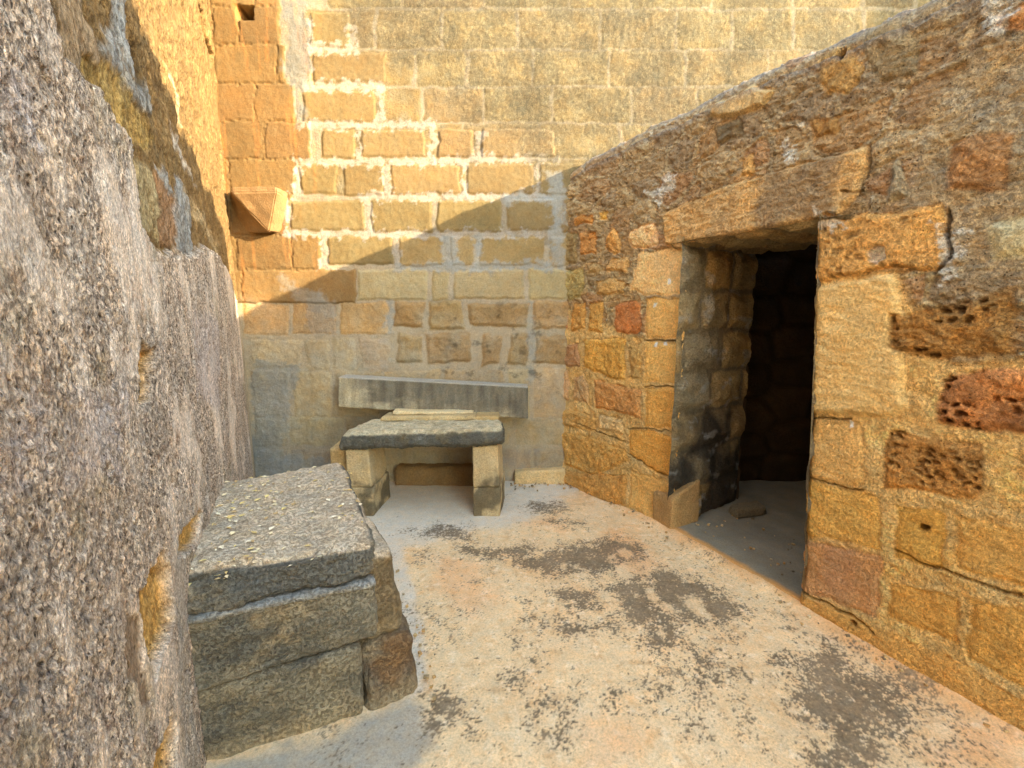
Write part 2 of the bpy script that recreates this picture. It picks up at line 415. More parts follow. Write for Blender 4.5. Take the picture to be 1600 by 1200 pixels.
row(366, 419, [508, 619], PALE, 4, **PK); row(366, 419, [619, 699, 746, 855, 960], PALE, 4, **dict(PK, g=.32))  # shaded end of the course gets a lighter base colour
row(418, 470, [557, 671, 705, 822, 960], (190, 174, 128), 3, g=.70, prot=.010, edge=.008, rough=.005, br=.6, pit=.05, colvar=.06)  # shaded course, base colour raised above the sunlit rows
RG = dict(g=.72, prot=.016, jit=5, edge=.014, rough=.011, br=.9, pit=.2, colvar=.14)  # from here down the courses lie in shade, base colour kept lighter
row(469, 516, [612, 667, 729, 832, 900], (180, 150, 100), 4, **RG)
row(519, 573, [612, 665, 745, 790, 832, 900], (176, 150, 106), 5, **RG)
GN = dict(g=.80, prot=.005, jit=3.5, edge=.010, rough=.007, br=.7, pit=.08, colvar=.15)
row(472, 524, [378, 455, 530, 610], (186, 156, 108), 2, **GN)
row(525, 580, [390, 474, 518, 560, 612], (184, 170, 136), 3, **GN)
row(576, 652, [392, 455, 520, 600, 690, 790, 832, 900], (178, 160, 124), 2, **GN)
row(650, 700, [394, 450, 540, 640, 730, 800, 900], (174, 158, 124), 3, **GN)
row(699, 760, [394, 452, 545, 640, 740, 830, 920], (168, 154, 124), 3, **GN)
OK_ = dict(g=.235, prot=.013, jit=.3, edge=.0035, rough=.0022, br=.35, pit=.05, colvar=.07)  # orange blocks in sun: base colour lowered to balance the light
def org(y0, y1, xr): row(y0, y1, xr, ORG, .7, **OK_)
b.stone(q2(on_back, [(200,-80),(438,-80),(440,72),(450,131),(466,190),(486,249),(464,262),(462,300),(452,330),(454,366),(503,370),(504,421),(558,424),(558,474),(200,474)]), lin(ORG)*.235, prot=.012, edge=.006, rough=.002, br=.4, pit=.03, colvar=.06, seed=2)
org(-60, 12, [250, 330, 400, 436]); org(12, 70, [250, 333, 373, 438]); org(70, 131, [250, 335, 434, 447]); org(131, 190, [250, 400, 463])
org(190, 249, [250, 414, 486]); org(249, 306, [250, 360, 462]); org(306, 366, [250, 362, 452]); org(366, 421, [250, 370, 456, 502])
OK_['g'] = .30; org(421, 474, [250, 380, 558])  # lowest orange course is shaded, so its base colour is lighter
# mortar: white pointing, grey smears
white = lin((240, 230, 206))*.34  # pointing colour lowered to hold back the sun on it
wj = [(558,195,566,250),(590,136,600,196),(672,195,680,252),(744,205,756,250),(600,255,610,308),(722,252,729,308),(836,255,845,308),(460,250,470,308),(573,310,581,366),(445,308,454,366),
      (500,366,512,420),(616,366,624,418),(480,30,488,135),(480,68,560,84),(475,128,600,144),(470,190,680,202),(678,245,872,256),(470,250,690,258),(560,303,860,313),(450,362,640,371),(640,362,860,372),(544,40,552,80)]
for i, (x0, y0, x1, y1) in enumerate(wj):
    b.paint(q2(on_back, rect(x0, y0, x1, y1)), white, .78, .010, .085, 15, i, h=.002)
grey = lin((170, 172, 160))*.78
for i, pl in enumerate([[(440,0),(470,0),(484,60),(482,110),(470,150),(478,190),(462,200),(458,140),(444,120),(450,60)], [(480,470),(500,455),(525,480),(522,520),(480,525)], [(430,440),(440,430),(520,470),(525,500),(500,490)],
      [(855,270),(880,270),(880,420),(858,420),(862,340)], [(690,366),(712,366),(716,418),(690,418)], [(742,366),(752,366),(752,416),(742,416)], [(620,412),(860,410),(860,424),(620,424)], [(790,306),(870,306),(870,314),(790,316)],
      [(395,560),(470,570),(440,700),(480,760),(395,760)], [(400,700),(520,720),(525,760),(400,760)], [(605,470),(614,470),(614,520),(605,520)], [(826,470),(834,470),(836,600),(826,600)]]):
    b.paint(q2(on_back, pl), grey*(.46 if i < 1 else .8), .8 if i not in (1, 2) else .45, .02, .09, 10, 60+i, h=.002)  # the sunlit smear is painted darker than the shaded ones
# broad lichen staining of the upper right (a real stain on the stone)
st = ss(-.06, .30, (X+1.15)*.42+(Z-2.75)*.50+.30*fbm(X*2.2, Z*2.2, 4, 71)-.25)*ss(2.30, 2.75, Z+.35*fbm(X*3, Z*3, 3, 72))
blot = ss(-.28, .30, fbm(X*3.2, Z*4.2, 5, 74, .62)+.5*fbm(X*34, Z*34, 3, 75, .8)-.16*ss(.8, 2.6, X)+.10)
k = (st*(.30+.42*blot))[..., None]
b.col = b.col*(1-k)+lin((112, 106, 86))*.31*k  # stain colour lowered along with the sunlit stone under it
k = (st*ss(.10, .36, fbm(X*40+3, Z*40, 3, 76, .8)+.25*fbm(X*5, Z*5, 3, 77))*.34)[..., None]
b.col = b.col*(1-k)+lin((216, 202, 152))*.33*k
b.h += st*(.004*fbm(X*30, Z*30, 4, 78, .7)-.003*blot)
b.aux[..., 2] = st*.35
# vertical run marks on the orange reveal blocks, general grime low down
run = ss(.1, .6, fbm(X*16, Z*1.3, 4, 81))*ss(1.3, 1.5, Z)*ss(-1.3, -1.7, X)
k = (run*.25)[..., None]; b.col = b.col*(1-k)+lin((236, 150, 70))*.85*k
low = ss(1.55, 1.3, Z+.2*fbm(X*3, Z*3, 4, 83))*ss(-.1, .45, fbm(X*2.7, Z*3.4, 5, 84, .6))
k = (low*.5)[..., None]; b.col = b.col*(1-k)+lin((172, 166, 140))*.85*k
dg_ = ss(.12, .42, fbm(X*7, Z*9, 5, 91, .65))*ss(1.62, 1.42, Z)*ss(.6, .9, Z)*ss(-.9, -.5, X)
b.col *= (1-.5*dg_)[..., None]
tone_ = fbm(X*1.6+3, Z*2.2, 4, 92, .6); b.col *= (1+.22*tone_)[..., None]
b.h += .006*fbm(X*2, Z*2, 3, 12)+.0035*fbm(X*26, Z*26, 4, 13, .7)
# putlog hole
d = psdf(b.wx, b.wz, q2(on_back, rect(373, 10, 397, 33)))
b.h -= .16*ss(.004, -.008, d)
b.h += .05*ss(.30, .0, Z)*ss(.25, .05, Z)*0
Pm = np.stack([X, -b.h, Z], -1)
keepm = None
masonry = grid_obj('masonry', Pm, b.col, b.aux, M_back, bw)
# back and top of the wall body so it is solid
def box_obj(name, c8, mat, col, parent=None, aux=(.1, .6, 0)):
    me = bpy.data.meshes.new(name)
    me.from_pydata([tuple(p) for p in c8], [], [(0, 3, 2, 1), (4, 5, 6, 7), (0, 1, 5, 4), (1, 2, 6, 5), (2, 3, 7, 6), (3, 0, 4, 7)])
    set_attrs(me, np.array([col]*8), np.array([aux]*8)); me.materials.append(mat)
    o = bpy.data.objects.new(name, me); C.objects.link(o); o.parent = parent; return o
def bx(x0, x1, y0, y1, z0, z1): return [(x0, y0, z0), (x1, y0, z0), (x1, y1, z0), (x0, y1, z0), (x0, y0, z1), (x1, y0, z1), (x1, y1, z1), (x0, y1, z1)]
box_obj('wall_core', bx(-3.2, 6, .2, .75, -.1, 4.59), M_back, lin((190, 150, 95))*.8, bw)

# generic rough block -------------------------------------------------
def rough_block(name, c8, mat, parent=None, n=(30, 30, 30), r=.02, amp=.012, sc=6, seed=0, colf=None, base=(.3, .25, .15), aux=(.15, .7, 0), fine=.004, origin=(0, 0, 0), strata=0.0):
    """c8: 4 bottom corners (ccw) then 4 top corners, world space"""
    c8 = np.array(c8, float); nx, ny, nz = n
    I, J, K = np.meshgrid(np.arange(nx+1), np.arange(ny+1), np.arange(nz+1), indexing='ij')
    surf = (I == 0) | (I == nx) | (J == 0) | (J == ny) | (K == 0) | (K == nz)
    idx = -np.ones(I.shape, int); idx[surf] = np.arange(surf.sum())
    u = (I/nx)[surf]; v = (J/ny)[surf]; w = (K/nz)[surf]
    H = np.array([np.linalg.norm(c8[1]-c8[0]), np.linalg.norm(c8[3]-c8[0]), np.linalg.norm(c8[4]-c8[0])])/2
    p = np.stack([(u*2-1)*H[0], (v*2-1)*H[1], (w*2-1)*H[2]], -1)
    inner = np.clip(p, -(H-r), H-r); dd = p-inner; ln = np.linalg.norm(dd, axis=1, keepdims=True); nrm = dd/np.maximum(ln, 1e-9)
    p = inner+nrm*r; q = p/H*.5+.5; u, v, w = [q[:, i:i+1] for i in range(3)]
    def tri(u, v, w):
        bot = (c8[0]*(1-u)+c8[1]*u)*(1-v)+(c8[3]*(1-u)+c8[2]*u)*v
        top = (c8[4]*(1-u)+c8[5]*u)*(1-v)+(c8[7]*(1-u)+c8[6]*u)*v
        return bot*(1-w)+top*w
    P = tri(u, v, w)
    e1 = c8[1]-c8[0]; e2 = c8[3]-c8[0]; e3 = c8[4]-c8[0]
    E = np.stack([e/np.linalg.norm(e) for e in (e1, e2, e3)]); wn_ = nrm@E; wn_ /= np.linalg.norm(wn_, axis=1, keepdims=True)
    dsp = amp*fbm3(P*sc+seed*3.7, 4, seed)+fine*fbm3(P*sc*6+seed, 4, seed+50, .6)
    if strata: dsp = dsp+strata*(fbm3(P*np.array([3, 3, 26.])+1.5*fbm3(P*4, 3, seed+61)[:, None], 5, seed+60, .62))
    edge = 1-np.max(np.abs(nrm), axis=1); dsp = dsp-amp*1.2*edge*np.maximum(0, .3+fbm3(P*sc*1.5+9, 3, seed+5))
    P = P+wn_*dsp[:, None]
    qs = []
    def add(s, flip):
        a = np.stack([s[:-1, :-1], s[1:, :-1], s[1:, 1:], s[:-1, 1:]], -1).reshape(-1, 4); qs.append(a[:, ::-1] if flip else a)
    add(idx[:, :, 0], True); add(idx[:, :, nz], False); add(idx[:, 0, :], False); add(idx[:, ny, :], True); add(idx[0, :, :], True); add(idx[nx, :, :], False)
    Q = np.concatenate(qs)
    ax = np.ones((len(P), 3))*np.array(aux)
    col = np.array(base)[None, :]*(1+.3*fbm3(P*5+seed, 4, seed+9))[:, None]
    if colf: col, ax = colf(P, wn_, col, ax)
    return mesh_from(name, P-np.array(origin), Q, col, ax, mat, parent)

# corbel on the back wall (inverted wedge) ----------------------------
def corbel():
    y0 = BY+.03-BY; yo = -.21
    def B(x, y, prot):
        # a point standing `prot` in front of the wall plane
        d = ray(x, y); p = d*(BY-prot)/d[1]; return (p[0], -prot, p[2]+EYE)
    TLf, TRf = B(362, 301, .20), B(432, 300, .20)
    TLb, TRb = B(356, 294, 0), B(449, 300, 0)
    TLu, TRu = (TLf[0], TLf[1], TLf[2]+.04), (TRf[0], TRf[1], TRf[2]+.04)
    TLbu, TRbu = (TLb[0], .03, TLf[2]+.05), (TRb[0], .03, TLf[2]+.05)
    TLb = (TLb[0], .03, TLf[2]); TRb = (TRb[0], .03, TRf[2])
    Bf, Bb = B(420, 362, .10), (B(444, 362, 0)[0], .03, B(444, 362, 0)[2]); BL = (B(366, 365, 0)[0], .03, B(366, 365, 0)[2])
    V = [TLf, TRf, TRb, TLb, TLu, TRu, TRbu, TLbu, Bf, Bb, BL]
    Fc = [(4, 5, 6, 7), (0, 1, 5, 4), (1, 2, 6, 5), (3, 0, 4, 7), (0, 8, 1), (1, 8, 9, 2), (0, 3, 10, 8), (8, 10, 9)]
    import bmesh
    bm = bmesh.new(); vs = [bm.verts.new(v) for v in V]
    for f in Fc: bm.faces.new([vs[i] for i in f])
    bmesh.ops.recalc_face_normals(bm, faces=bm.faces)
    bmesh.ops.bevel(bm, geom=list(bm.edges), offset=.008, segments=2, affect='EDGES')
    bmesh.ops.subdivide_edges(bm, edges=bm.edges, cuts=4, use_grid_fill=True)
    me = bpy.data.meshes.new('corbel'); bm.normal_update()
    P = np.array([v.co[:] for v in bm.verts]); Nn = np.array([v.normal[:] for v in bm.verts])
    P = P+Nn*(.014*fbm3(P*16, 4, 8))[:, None]
    for v, p in zip(bm.verts, P): v.co = p
    bm.to_mesh(me); bm.free()
    col = lin((214, 172, 116))*.36*(1+.25*fbm3(P*9, 4, 3))[:, None]
    set_attrs(me, col, np.array([[.05, .5, 0]]*len(P))); me.materials.append(M_back)
    o = bpy.data.objects.new('corbel', me); C.objects.link(o); o.parent = bw
    tag(o, 'tapered corbel stone jutting out of the sunlit orange blocks')
corbel()

# ================================================================== LEFT WALL
TONE[0] = (1.0, 1.0, 1.1)
lw = thing('plastered_wall', 'rough mauve grey plastered wall along the left with bare yellow stone above', 'wall')
ts = steps([(-4, -.2, .2), (-.2, .5, .02)]); tt = [ts[-1]]
while tt[-1] < 4.75: tt.append(tt[-1]+max(.0026, .0030*tt[-1]))
ts = np.concatenate([ts, tt[1:]]); zs = steps([(-.1, .3, .012), (.3, 2.6, .0052), (2.6, 3.9, .0095), (3.9, 4.2, .1)])
X, Z = np.meshgrid(ts, zs, indexing='ij')
l = Field(X, Z, lin((168, 148, 132))*.8, (.55, .9, 0)); l.warp(.03, 8, 41)
# plaster relief: coarse, pitted, with vertical drips
wx = X+.02*fbm(X*14, Z*14, 3, 5); wz = Z
n1 = fbm(wx*26, wz*13, 5, 301, .62); n2 = fbm(wx*75, wz*42, 3, 302, .6); n0 = fbm(X*5, Z*3.5, 4, 303)
drip = ss(.25, .75, ridged(wx*13, wz*2.6, 3, 304))*ss(-.15, .35, fbm(X*3, Z*3, 3, 305))
f1, f2, cid = worley(wx*30, wz*19, 306)
pith = ss(.40, .12, f1)*ss(.0, .35, fbm(X*7, Z*5, 3, 307)+.15)
flat = ss(-.04, .26, fbm(X*3.4+2, Z*2.2, 4, 314, .55))        # trowelled, half-closed areas
wpit = ss(.34, .10, f1)*ss(.15, .5, fbm(X*7, Z*5, 3, 307)+.1)*(1-flat)
n3_ = fbm(wx*120, wz*80, 3, 399, .7)
cav = ss(.26, .46, fbm(X*11+3, Z*9, 5, 308, .62))*(1-.8*flat)
lp = (.005*n1+.006*n2+.005*n3_)*(1-.65*flat)+.003*n0+.0025*drip-.007*wpit-.013*cav+.001*flat
c = np.array(lin((206, 188, 164))*.92)*(1+.22*n0+.34*n1*(1-.6*flat))[..., None]
tone = fbm(X*2.2, Z*2.2, 4, 310)
c = c*(1+tone[..., None]*np.array([.10, .06, .02])*1.4)
agg = fbm(wx*80, wz*52, 4, 311, .8)
dk = np.clip(ss(.06, .26, agg)*(1-.75*flat)+.6*wpit+.5*cav, 0, 1)*.74
c = c*(1-dk[..., None])+lin((92, 74, 62))*.85*dk[..., None]
lt = np.clip(ss(.10, .30, fbm(wx*60+9, wz*34, 3, 312, .75))*.5+drip*.5+flat*.35, 0, .85)
c = c*(1-lt[..., None])+lin((224, 210, 188))*.95*lt[..., None]
rust = ss(.22, .5, fbm(X*9+7, Z*9, 5, 313, .65))*.5
c = c*(1-rust[..., None])+lin((132, 92, 66))*.75*rust[..., None]
mos = ss(.2, .5, fbm(X*4+17, Z*4, 4, 315, .6))*.4
c = c*(1-mos[..., None])+lin((170, 156, 112))*.8*mos[..., None]
l.col = c; l.h = lp.copy()
l.aux[..., 0] = .42*(1-flat); l.aux[..., 1] = .95-.5*flat
plh = .035   # plaster thickness in front of bare stone
# smooth float marks
for i, pl in enumerate([[(0,80),(60,120),(70,240),(30,200),(0,160)], [(120,620),(200,600),(190,740),(120,760)], [(0,640),(60,600),(90,700),(0,760)], [(300,480),(345,500),(345,640),(310,620)]]):
    l.paint(q2(on_left, pl), lin((198, 186, 176))*.85, .6, .03, .07, 12, 500+i, aux=(.25, .6, 0))
l.h += plh
bare_col = lin((212, 174, 112))*.33  # sunlit stone, base colour lowered against the shaded stones
strat = .030*fbm(X*10+.4*fbm(X*5, Z*5, 2, 8), Z*5, 6, 321, .66)+.010*fbm(X*40, Z*16, 4, 322, .65)
crack = ss(.74, .90, ridged(X*5+.9*Z, Z*1.8, 3, 323))
bareh = strat-.018*crack+.02*fbm(X*2, Z*2, 3, 324)
def region(poly, col, hh, edge=.012, noise=.05, nsc=11, seed=0, pid=1, aux=(.12, .8, 0), cv=.3, amt=1.0):
    pw = q2(on_left, poly); m = l.bbox(pw, .15)
    d = psdf(l.wx[m], l.wz[m], pw)+noise*fbm(l.X[m]*nsc, l.Z[m]*nsc, 4, 600+seed, .6)*.6
    k = ss(edge, -edge, d)*amt
    l.h[m] = l.h[m]*(1-k)+(hh[m] if hasattr(hh, 'shape') else hh)*k
    cc = np.array(col)*(1+cv*1.4*fbm(l.X[m]*7, l.Z[m]*5, 5, 620+seed, .6))[:, None]*(1-.55*crack[m])[:, None]
    l.col[m] = l.col[m]*(1-k[:, None])+cc*k[:, None]; l.aux[m] = l.aux[m]*(1-k[:, None])+np.array(aux)*k[:, None]
    if pid is not None: l.pid[m] = np.where(k > .5, pid, l.pid[m])
# everything above the broken plaster edge is bare masonry
upper = [(83,0),(95,45),(115,90),(142,128),(163,138),(186,182),(210,215),(219,290),(228,352),(250,392),(300,398),(322,385),(345,400),(362,430),(372,470),(384,505),(402,508),(402,0),(300,-400),(60,-150)]
region(upper, bare_col, bareh+.006, .010, .05, 12, 1)
# tan smooth stones, yellow stones, grey cement
region([(86,-60),(150,-60),(160,40),(178,80),(205,210),(165,135),(115,88),(95,40)], lin((176, 152, 116))*.8, bareh*.6+.012, .012, .03, 12, 2, cv=.2)
region([(160,95),(190,110),(215,120),(250,200),(262,225),(245,240),(215,215),(190,170),(160,120)], lin((188, 158, 92))*.78, bareh+.0, .012, .03, 12, 3)
region([(222,250),(255,270),(262,330),(258,380),(232,360),(222,300)], lin((190, 170, 122))*.8, bareh*.7+.016, .012, .02, 12, 4, cv=.15)
region([(258,265),(285,300),(300,340),(300,390),(262,385),(260,320)], lin((178, 140, 100))*.75, bareh+.012, .012, .03, 12, 5)
greyc = lin((176, 176, 166))*.85
for i, pl in enumerate([[(190,-60),(214,-60),(214,60),(225,90),(222,115),(200,112),(182,98),(184,60),(198,40)], [(213,110),(236,150),(258,170),(250,175),(228,160),(212,135)],
    [(228,135),(245,140),(257,160),(250,176),(235,170)], [(256,258),(275,270),(285,300),(290,312),(270,290)], [(288,270),(305,300),(312,345),(312,395),(290,395),(288,330)]]):
    region(pl, greyc*.8, bareh*.7+.014, .016, .05, 16, 10+i, aux=(.15, .8, 0), cv=.3)
# white smear at the border of the sunlit stone
region([(278,195),(285,225),(300,262),(318,290),(308,270),(296,235)], lin((236, 222, 196))*.55, bareh+.010, .014, .05, 16, 20, cv=.25)
region([(270,90),(282,130),(292,190),(298,200),(288,140)], lin((240, 220, 170))*.48, bareh+.006, .014, .05, 16, 21, cv=.25)
region([(300,290),(325,330),(350,380),(352,400),(330,365),(308,320)], lin((236, 206, 150))*.48, bareh+.006, .014, .05, 16, 22, cv=.25)
# dark vertical fissure near the corner at the top
fis = psdf(l.wx, l.wz, q2(on_left, [(322,15),(327,20),(333,60),(341,85),(338,97),(331,70),(324,45)]))
l.h -= .10*ss(.012, -.012, fis)
# exposed stones down in the plaster
och = lin((202, 160, 88))*1.0
for i, pl in enumerate([[(226,538),(246,545),(244,590),(242,622),(222,628),(222,570)], [(262,850),(272,900),(278,960),(262,1010),(246,1062),(232,1010),(222,950),(224,920),(240,890)], [(274,1110),(280,1160),(279,1260),(225,1260),(255,1160)],
                        [(313,800),(318,808),(308,840),(288,872),(280,870),(284,835)], [(205,955),(222,965),(228,1030),(240,1090),(226,1095),(210,1060),(200,1000)]]):
    region(pl, och if i != 4 else lin((170, 148, 120))*.75, bareh*.6+.002 if i != 4 else bareh*.3+.03, .007, .02, 14, 30+i, aux=(.35, .7, 0), cv=.2)
# smooth render fillets: beside the platform and in the far corner
for i, pl in enumerate([[(290,800),(300,840),(292,900),(296,1000),(305,1110),(318,1230),(292,1230),(283,1100),(280,960),(276,860)]]):
    l.paint(q2(on_left, pl), lin((170, 160, 142))*1.0, .75, .02, .03, 10, 520+i, aux=(.15, .6, 0))
cf = ss(4.02, 4.12, X+.02*fbm(X*3, Z*6, 3, 9))*ss(1.6, 1.4, Z)
l.col = l.col*(1-.85*cf[..., None])+lin((184, 168, 136))*.85*.85*cf[..., None]
l.h = l.h*(1-cf*.85)+.02*cf; l.aux[..., 0] *= 1-cf
Pm = (NW[None, None]*(LOFF+l.h+.0)[..., None]+DW[None, None]*X[..., None]); Pm[..., 2] = Z
fp = l.pid[:-1, :-1]
# the plaster mesh keeps a rim into the bare region so the two meet
TONE[0] = (1.16, 1.15, 1.24)
grid_obj('plaster', Pm, l.col, l.aux, M_left, lw, keep=fp == 0, flip=True)
TONE[0] = (1, 1, 1.1)
tag(grid_obj('masonry', Pm, l.col, l.aux, M_bare, lw, keep=fp == 1, flip=True), 'bare yellow stone left where the plaster fell off')
def wbox(t0, t1, o0, o1, z0, z1): return [W(t0, o0, z0), W(t0, o1, z0), W(t1, o1, z0), W(t1, o0, z0), W(t0, o0, z1), W(t0, o1, z1), W(t1, o1, z1), W(t1, o0, z1)]
box_obj('wall_core', wbox(-4, 4.9, -1.0, LOFF-.16, -.1, 4.19), M_bare, lin((190, 150, 95))*.7, lw)

# ================================================================== RIGHT WALL
TONE[0] = (1.55, 1.70, 2.06)
rw = thing('rubble_wall', 'ochre rubble stone wall with a doorway under a big lintel, in shade on the right', 'wall')
T0, T1, ZH = 1.262, 2.135, 1.845     # door opening
ts = steps([(-5, .3, .1), (.3, 3.36, .0046)]); sv = steps([(-.08, 3.10, .0046)])
X, S = np.meshgrid(ts, sv, indexing='ij')
# top profile: ordinary height where the photo shows it, level beyond the frame (added blocks there shade the plastered wall)
kt = np.array([-5, 1.1, 1.35, 1.6, 2.0, 2.6, 3.0, 3.3, 3.5])
kz = np.array([2.62, 2.62, 2.63, 2.65, 2.66, 2.645, 2.60, 2.53, 2.50])
top = np.interp(X, kt, kz)+.018*fbm(X*2.4, X*0+3, 3, 55)
RC, TOPW = .10, .62
face = top-RC
# s: vertical up to `face` (scaled), then a quarter round, then the flat top
SF = 2.50
vert = S <= SF
z = np.where(vert, np.where(S > 0, S*(face/SF), S), 0)
q = np.clip((S-SF)/(3.10-SF), 0, 1); arc = .30
th = np.clip(q/arc, 0, 1)*math.pi/2
z = np.where(vert, z, face+RC*.95*np.sin(th)+.03*np.clip((q-arc)/(1-arc), 0, 1))
back = np.where(vert, 0, RC*1.7*(1-np.cos(th))+np.clip((q-arc)/(1-arc), 0, 1)*TOPW)
nz_ = np.where(vert, 0, np.sin(th)); nh = np.where(vert, 1, np.cos(th))
Zf = np.where(vert, z, face+(S-SF)*.6)
r = Field(X, Zf, lin((150, 128, 92))*.7, (.35, .9, 0)); r.warp(.022, 10, 51)
# mortar bed
mh = .006+.018*fbm(X*11, Zf*18, 6, 401, .68)+.010*fbm(X*4, Zf*4, 3, 402)
upk = ss(1.72, 2.05, Zf+.12*fbm(X*2, Zf*2, 3, 403)+.10*(X > 2.2))
cm = lin((184, 156, 108))*.74; cu = lin((168, 140, 98))*.8
r.col = (cm*(1-upk[..., None])+cu*upk[..., None])*(1+.7*fbm(X*17, Zf*20, 5, 404, .7))[..., None]
wr = ridged(X*15, Zf*21, 4, 451)                        # ragged, wormy lime bedding
mh = mh+.010*ss(.55, .95, wr)
r.h = mh
k_ = (ss(.62, .92, wr)*ss(-.2, .25, fbm(X*3, Zf*3, 3, 452))*.55*(1-.6*upk))[..., None]
r.col = r.col*(1-k_)+lin((222, 200, 158))*.85*k_
k_ = (ss(.30, .05, wr)*.35)[..., None]; r.col = r.col*(1-k_)+lin((92, 74, 50))*.6*k_
wht = ss(.30, .46, fbm(X*15, Zf*15, 4, 405, .6))*.55
r.col = r.col*(1-wht[..., None])+lin((214, 200, 168))*.8*wht[..., None]
# procedural rubble for all that is not traced
gx = X*4.3+.35*fbm(X*3, Zf*3, 3, 410); gz = Zf*7.0+.35*fbm(X*3+5, Zf*3, 3, 411)
g1, g2, gid = worley(gx, gz, 412, .8)
ed = g2-g1; k = ss(.06, .20, ed+.07*fbm(X*30, Zf*30, 3, 413))
amp = .013
lay = fbm(X*5, Zf*30+3*fbm(X*3, Zf*3, 2, 9), 4, 417)
sh = amp*ss(.05, .42, ed)*(.4+gid)+.020*fbm(X*11+gid*50, Zf*18, 6, 414, .68)+.010*lay
r.h = r.h*(1-k)+sh*k
pal = np.array([lin(cx) for cx in [(172, 132, 80), (162, 124, 80), (182, 138, 84), (154, 126, 86), (170, 122, 76), (146, 120, 86), (170, 140, 94), (184, 152, 104)]])*.72
gc = pal[(gid*7.99).astype(int)]*(1+.4*fbm(X*8, Zf*8, 4, 415))[..., None]
gcu = gc*.95+lin((120, 104, 80))*.12
gc = gc*(1-upk[..., None])+gcu*upk[..., None]
r.col = r.col*(1-k[..., None]*.72)+gc*k[..., None]*.72
KR = .76
def rs(pl, col, pid=None, **kk):
    kk.setdefault('seed', R.randint(0, 90)); r.stone(q2(on_right, pl), lin(col)*KR, pid=pid, **kk)
RB = dict(prot=.018, edge=.013, rough=.018, rs=13, br=.9, pit=.22, colvar=.14)
SM = dict(prot=.009, edge=.012, rough=.010, rs=7, br=.7, pit=.10, colvar=.09, strata=.004)
# a quieter, plastered-over bed under the dressed parts
r.stone(q2(on_right, [(868,470),(1000,525),(1070,535),(1060,830),(880,755),(862,640)]), lin((208,166,100))*.80, prot=.006, edge=.04, rough=.012, rs=16, br=.9, pit=.25, colvar=.16, seed=3)
r.stone(q2(on_right, [(1270,420),(1400,420),(1500,560),(1700,560),(1700,1300),(1245,960)]), lin((214,168,98))*.84, prot=.006, edge=.05, rough=.010, rs=14, br=.9, pit=.18, colvar=.16, seed=5)
r.stone(q2(on_right, [(1640,60),(1500,90),(1440,180),(1400,330),(1500,440),(1700,420),(1700,60)]), lin((164,138,98))*.8, prot=.002, edge=.06, rough=.014, rs=12, br=.9, pit=.3, colvar=.2, seed=6, hmix=.6)
rs(rect(881,363,903,412), (150,122,76), **RB)
rs([(906,364),(932,362),(934,398),(908,400)], (200,138,72), pits=.008, **RB)
rs([(958,354),(965,360),(973,378),(970,394),(958,399),(946,386),(948,370)], (214,156,84), **RB)
rs([(984,362),(1004,350),(1024,349),(1032,365),(1029,384),(1008,391),(988,390),(982,376)], (232,176,116), **RB)
rs([(918,413),(930,410),(944,416),(943,426),(919,428)], (176,142,90), **RB)
rs([(956,403),(984,402),(982,425),(947,426),(948,414)], (204,156,92), **RB)
rs([(880,422),(912,418),(915,445),(908,466),(890,472),(878,450)], (176,150,90), **RB)
rs([(932,440),(955,433),(978,438),(976,460),(932,462)], (200,156,92), **RB)
rs([(873,474),(888,472),(890,515),(874,513)], (178,120,76), **RB)
rs([(897,474),(918,471),(916,516),(893,518)], (204,146,72), **RB)
rs([(922,472),(944,470),(943,520),(921,520)], (206,152,76), **RB)
rs([(962,478),(980,469),(1002,474),(1004,505),(998,524),(963,520)], (196,124,68), **RB)
rs([(938,330),(951,329),(952,343),(940,344)], (226,170,80), **RB)
rs([(898,338),(931,334),(930,350),(900,352)], (192,132,66), **RB)
rs([(870,538),(906,536),(907,574),(872,573)], (174,128,84), **RB)
rs([(914,530),(978,528),(978,598),(940,585),(914,575)], (214,158,74), **RB)
rs([(982,535),(1003,534),(1002,594),(984,590)], (196,150,82), **RB)
rs([(866,577),(889,576),(890,627),(867,622)], (200,154,104), **RB)
rs([(896,590),(910,585),(921,600),(920,632),(896,625)], (198,154,100), **RB)
rs([(929,592),(985,605),(1003,607),(1002,655),(960,643),(930,638)], (204,144,80), **RB)
rs([(870,634),(931,650),(931,676),(874,664)], (204,154,84), **RB)
rs([(935,645),(976,655),(976,682),(935,672)], (212,174,114), **RB)
rs([(875,672),(930,682),(978,700),(985,722),(930,742),(885,728)], (206,154,80), **RB)
rs([(880,735),(980,742),(985,790),(950,786),(885,754)], (204,148,76), **RB)
# door quoins (far jamb)
JB = 1
rs([(998,395),(1078,384),(1078,463),(1010,463),(984,455)], (226,180,114), JB, **SM)
rs([(1010,466),(1078,465),(1078,532),(1008,530)], (222,170,94), JB, **SM)
rs([(1007,535),(1078,537),(1076,602),(1006,598)], (222,172,94), JB, **SM)
rs([(1010,605),(1076,607),(1073,672),(1008,668)], (216,160,80), JB, **SM)
rs([(984,670),(1035,674),(1073,700),(1070,758),(1020,736),(984,708)], (212,152,70), JB, **SM)
rs([(986,733),(1070,762),(1064,838),(1040,826),(986,790)], (212,162,88), JB, **SM)
